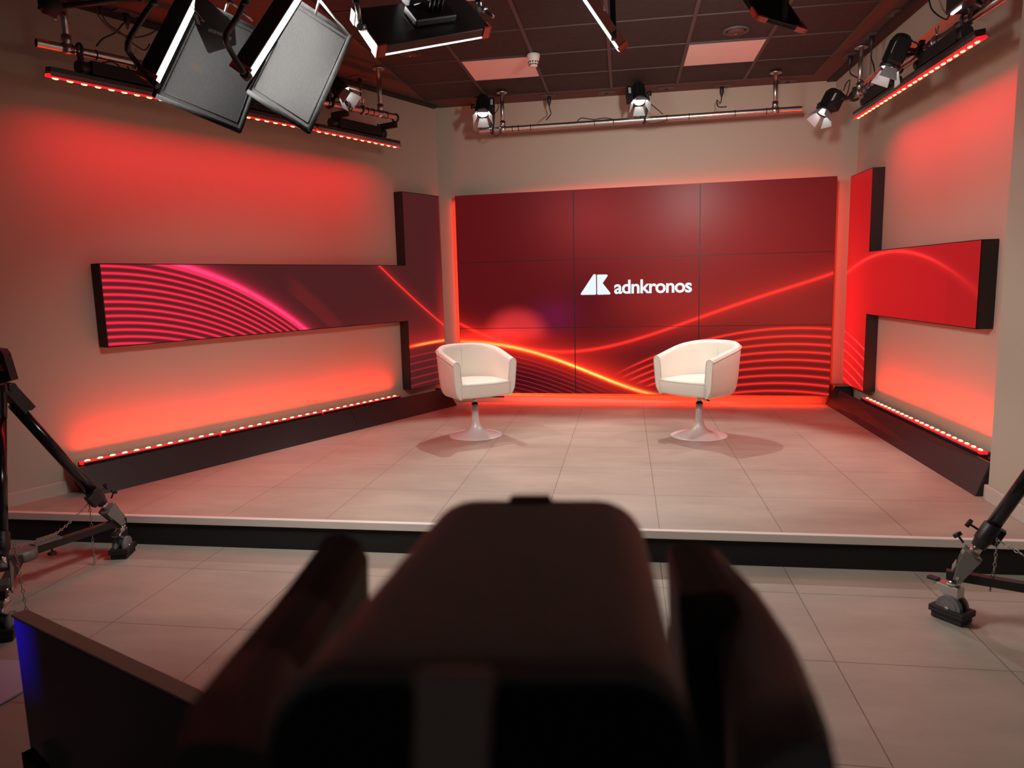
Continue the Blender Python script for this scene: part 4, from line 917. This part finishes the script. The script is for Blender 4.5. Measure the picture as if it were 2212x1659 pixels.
# ================================================================== studio camera right in front of the lens
fc_ = thing('studio_camera', 'large dark studio camera seen from behind, out of focus in the foreground', 'camera', (.33, -.40, 0))
def cpt(x, y, d): return atd(x, y, d)
def arch(x0, x1, y, r, depth, drop, n=7, tilt=0):                   # rounded top section, px at a depth
    pts = [(x0, y + drop)]
    for k in range(n): a = math.pi + math.pi / 2 * k / (n - 1); pts.append((x0 + r + r * math.cos(a), y + r + r * math.sin(a)))
    for k in range(n): a = 1.5 * math.pi + math.pi / 2 * k / (n - 1); pts.append((x1 - r + r * math.cos(a), y + r + r * math.sin(a)))
    pts.append((x1, y + drop)); return [cpt(px, py + tilt * (px - x0) / (x1 - x0), depth) for px, py in pts]
b = MB(); secs = []
for f in (0, .04, .12, .3, .5, .7, .85, .95, 1):
    k = 1 / (1 + f); dd = .40 * (1 - f) + .198 * f; g = (1 / dd - 1 / .40) / (1 / .198 - 1 / .40)
    x0 = 930 + (575 - 930) * g; x1 = 1392 + (1502 - 1392) * g; y = 1073 + (1452 - 1073) * g; r = 105 + (150 - 105) * g
    secs.append(arch(x0, x1, y + (10 if f in (0, 1) else 0), r, dd, 420 * .4 / dd))
b.rings(secs, True); link('body', b, 'cambody', fc_)
b = MB(); b.prism(arch(583, 1496, 1478, 148, .1975, 840), -CF * .002); link('rear_panel', b, 'matte', fc_)
b = MB(); b.rings([arch(1103, 1190, 1068, 6, .402, 24, 4), arch(1098, 1194, 1078, 6, .388, 24, 4)], True); link('front_latch', b, 'black', fc_)
b = MB(); b.rings([arch(905, 1068, 1440, 14, .205, 60, 4), arch(893, 1070, 1452, 14, .190, 60, 4), ], True); b.obox(cpt(898, 1462, .192), cpt(1066, 1462, .192) - cpt(898, 1462, .192), cpt(880, 1900, .192) - cpt(898, 1462, .192), CF * .006); link('rear_strap', b, 'strap', fc_, bevel=.002)
def side(name, secs, m):
    b = MB(); b.rings([[cpt(x, y, d) for x, y in pts] for d, pts in secs], True, True, name == 'side_shell'); return link(name, b, m, fc_)
side('side_arm', [(.43, [(694, 1176), (706, 1156), (742, 1150), (778, 1172), (796, 1205), (797, 1300), (740, 1350), (690, 1300)]),
                  (.37, [(590, 1310), (610, 1288), (660, 1276), (700, 1296), (726, 1330), (730, 1500), (640, 1560), (580, 1480)]),
                  (.31, [(486, 1430), (510, 1404), (570, 1392), (620, 1410), (650, 1450), (660, 1650), (560, 1700), (480, 1640)]),
                  (.26, [(412, 1520), (436, 1492), (510, 1480), (580, 1500), (620, 1540), (640, 1800), (520, 1900), (410, 1800)]),
                  (.22, [(376, 1640), (400, 1608), (480, 1600), (560, 1620), (610, 1660), (640, 2000), (500, 2100), (380, 2000)])], 'armplastic')
side('side_arm', [(.43, [(1440, 1192), (1448, 1178), (1500, 1170), (1528, 1176), (1536, 1200), (1556, 1400), (1500, 1430), (1446, 1390)]),
                  (.36, [(1466, 1300), (1476, 1284), (1560, 1276), (1590, 1284), (1600, 1320), (1620, 1560), (1560, 1600), (1476, 1540)]),
                  (.345, [(1480, 1420), (1500, 1400), (1570, 1390), (1606, 1400), (1616, 1440), (1640, 1700), (1570, 1750), (1490, 1700)])], 'armplastic')
side('side_shell', [(.44, [(1524, 1210), (1534, 1190), (1548, 1186), (1566, 1206), (1580, 1240), (1590, 1420), (1560, 1430), (1530, 1400)]),
                    (.39, [(1536, 1300), (1566, 1268), (1606, 1252), (1640, 1282), (1660, 1320), (1680, 1560), (1620, 1580), (1550, 1540)]),
                    (.33, [(1556, 1420), (1600, 1384), (1672, 1356), (1712, 1388), (1736, 1440), (1750, 1720), (1660, 1760), (1570, 1720)]),
                    (.27, [(1580, 1560), (1640, 1500), (1724, 1470), (1768, 1514), (1792, 1580), (1800, 1900), (1700, 1950), (1600, 1900)]),
                    (.22, [(1600, 1700), (1670, 1640), (1760, 1600), (1804, 1640), (1822, 1720), (1830, 2100), (1720, 2150), (1620, 2100)])], 'cambody')
pc = CC + CF * .30; b = MB(); b.cyl((pc.x, pc.y, 1.25), (pc.x, pc.y, .35), .03, seg=20); link('pedestal_column', b, 'black', fc_)
b = MB(); b.cyl((pc.x, pc.y, .35), (pc.x, pc.y, 0), .045, .12, 24); link('pedestal_foot', b, 'black', fc_)
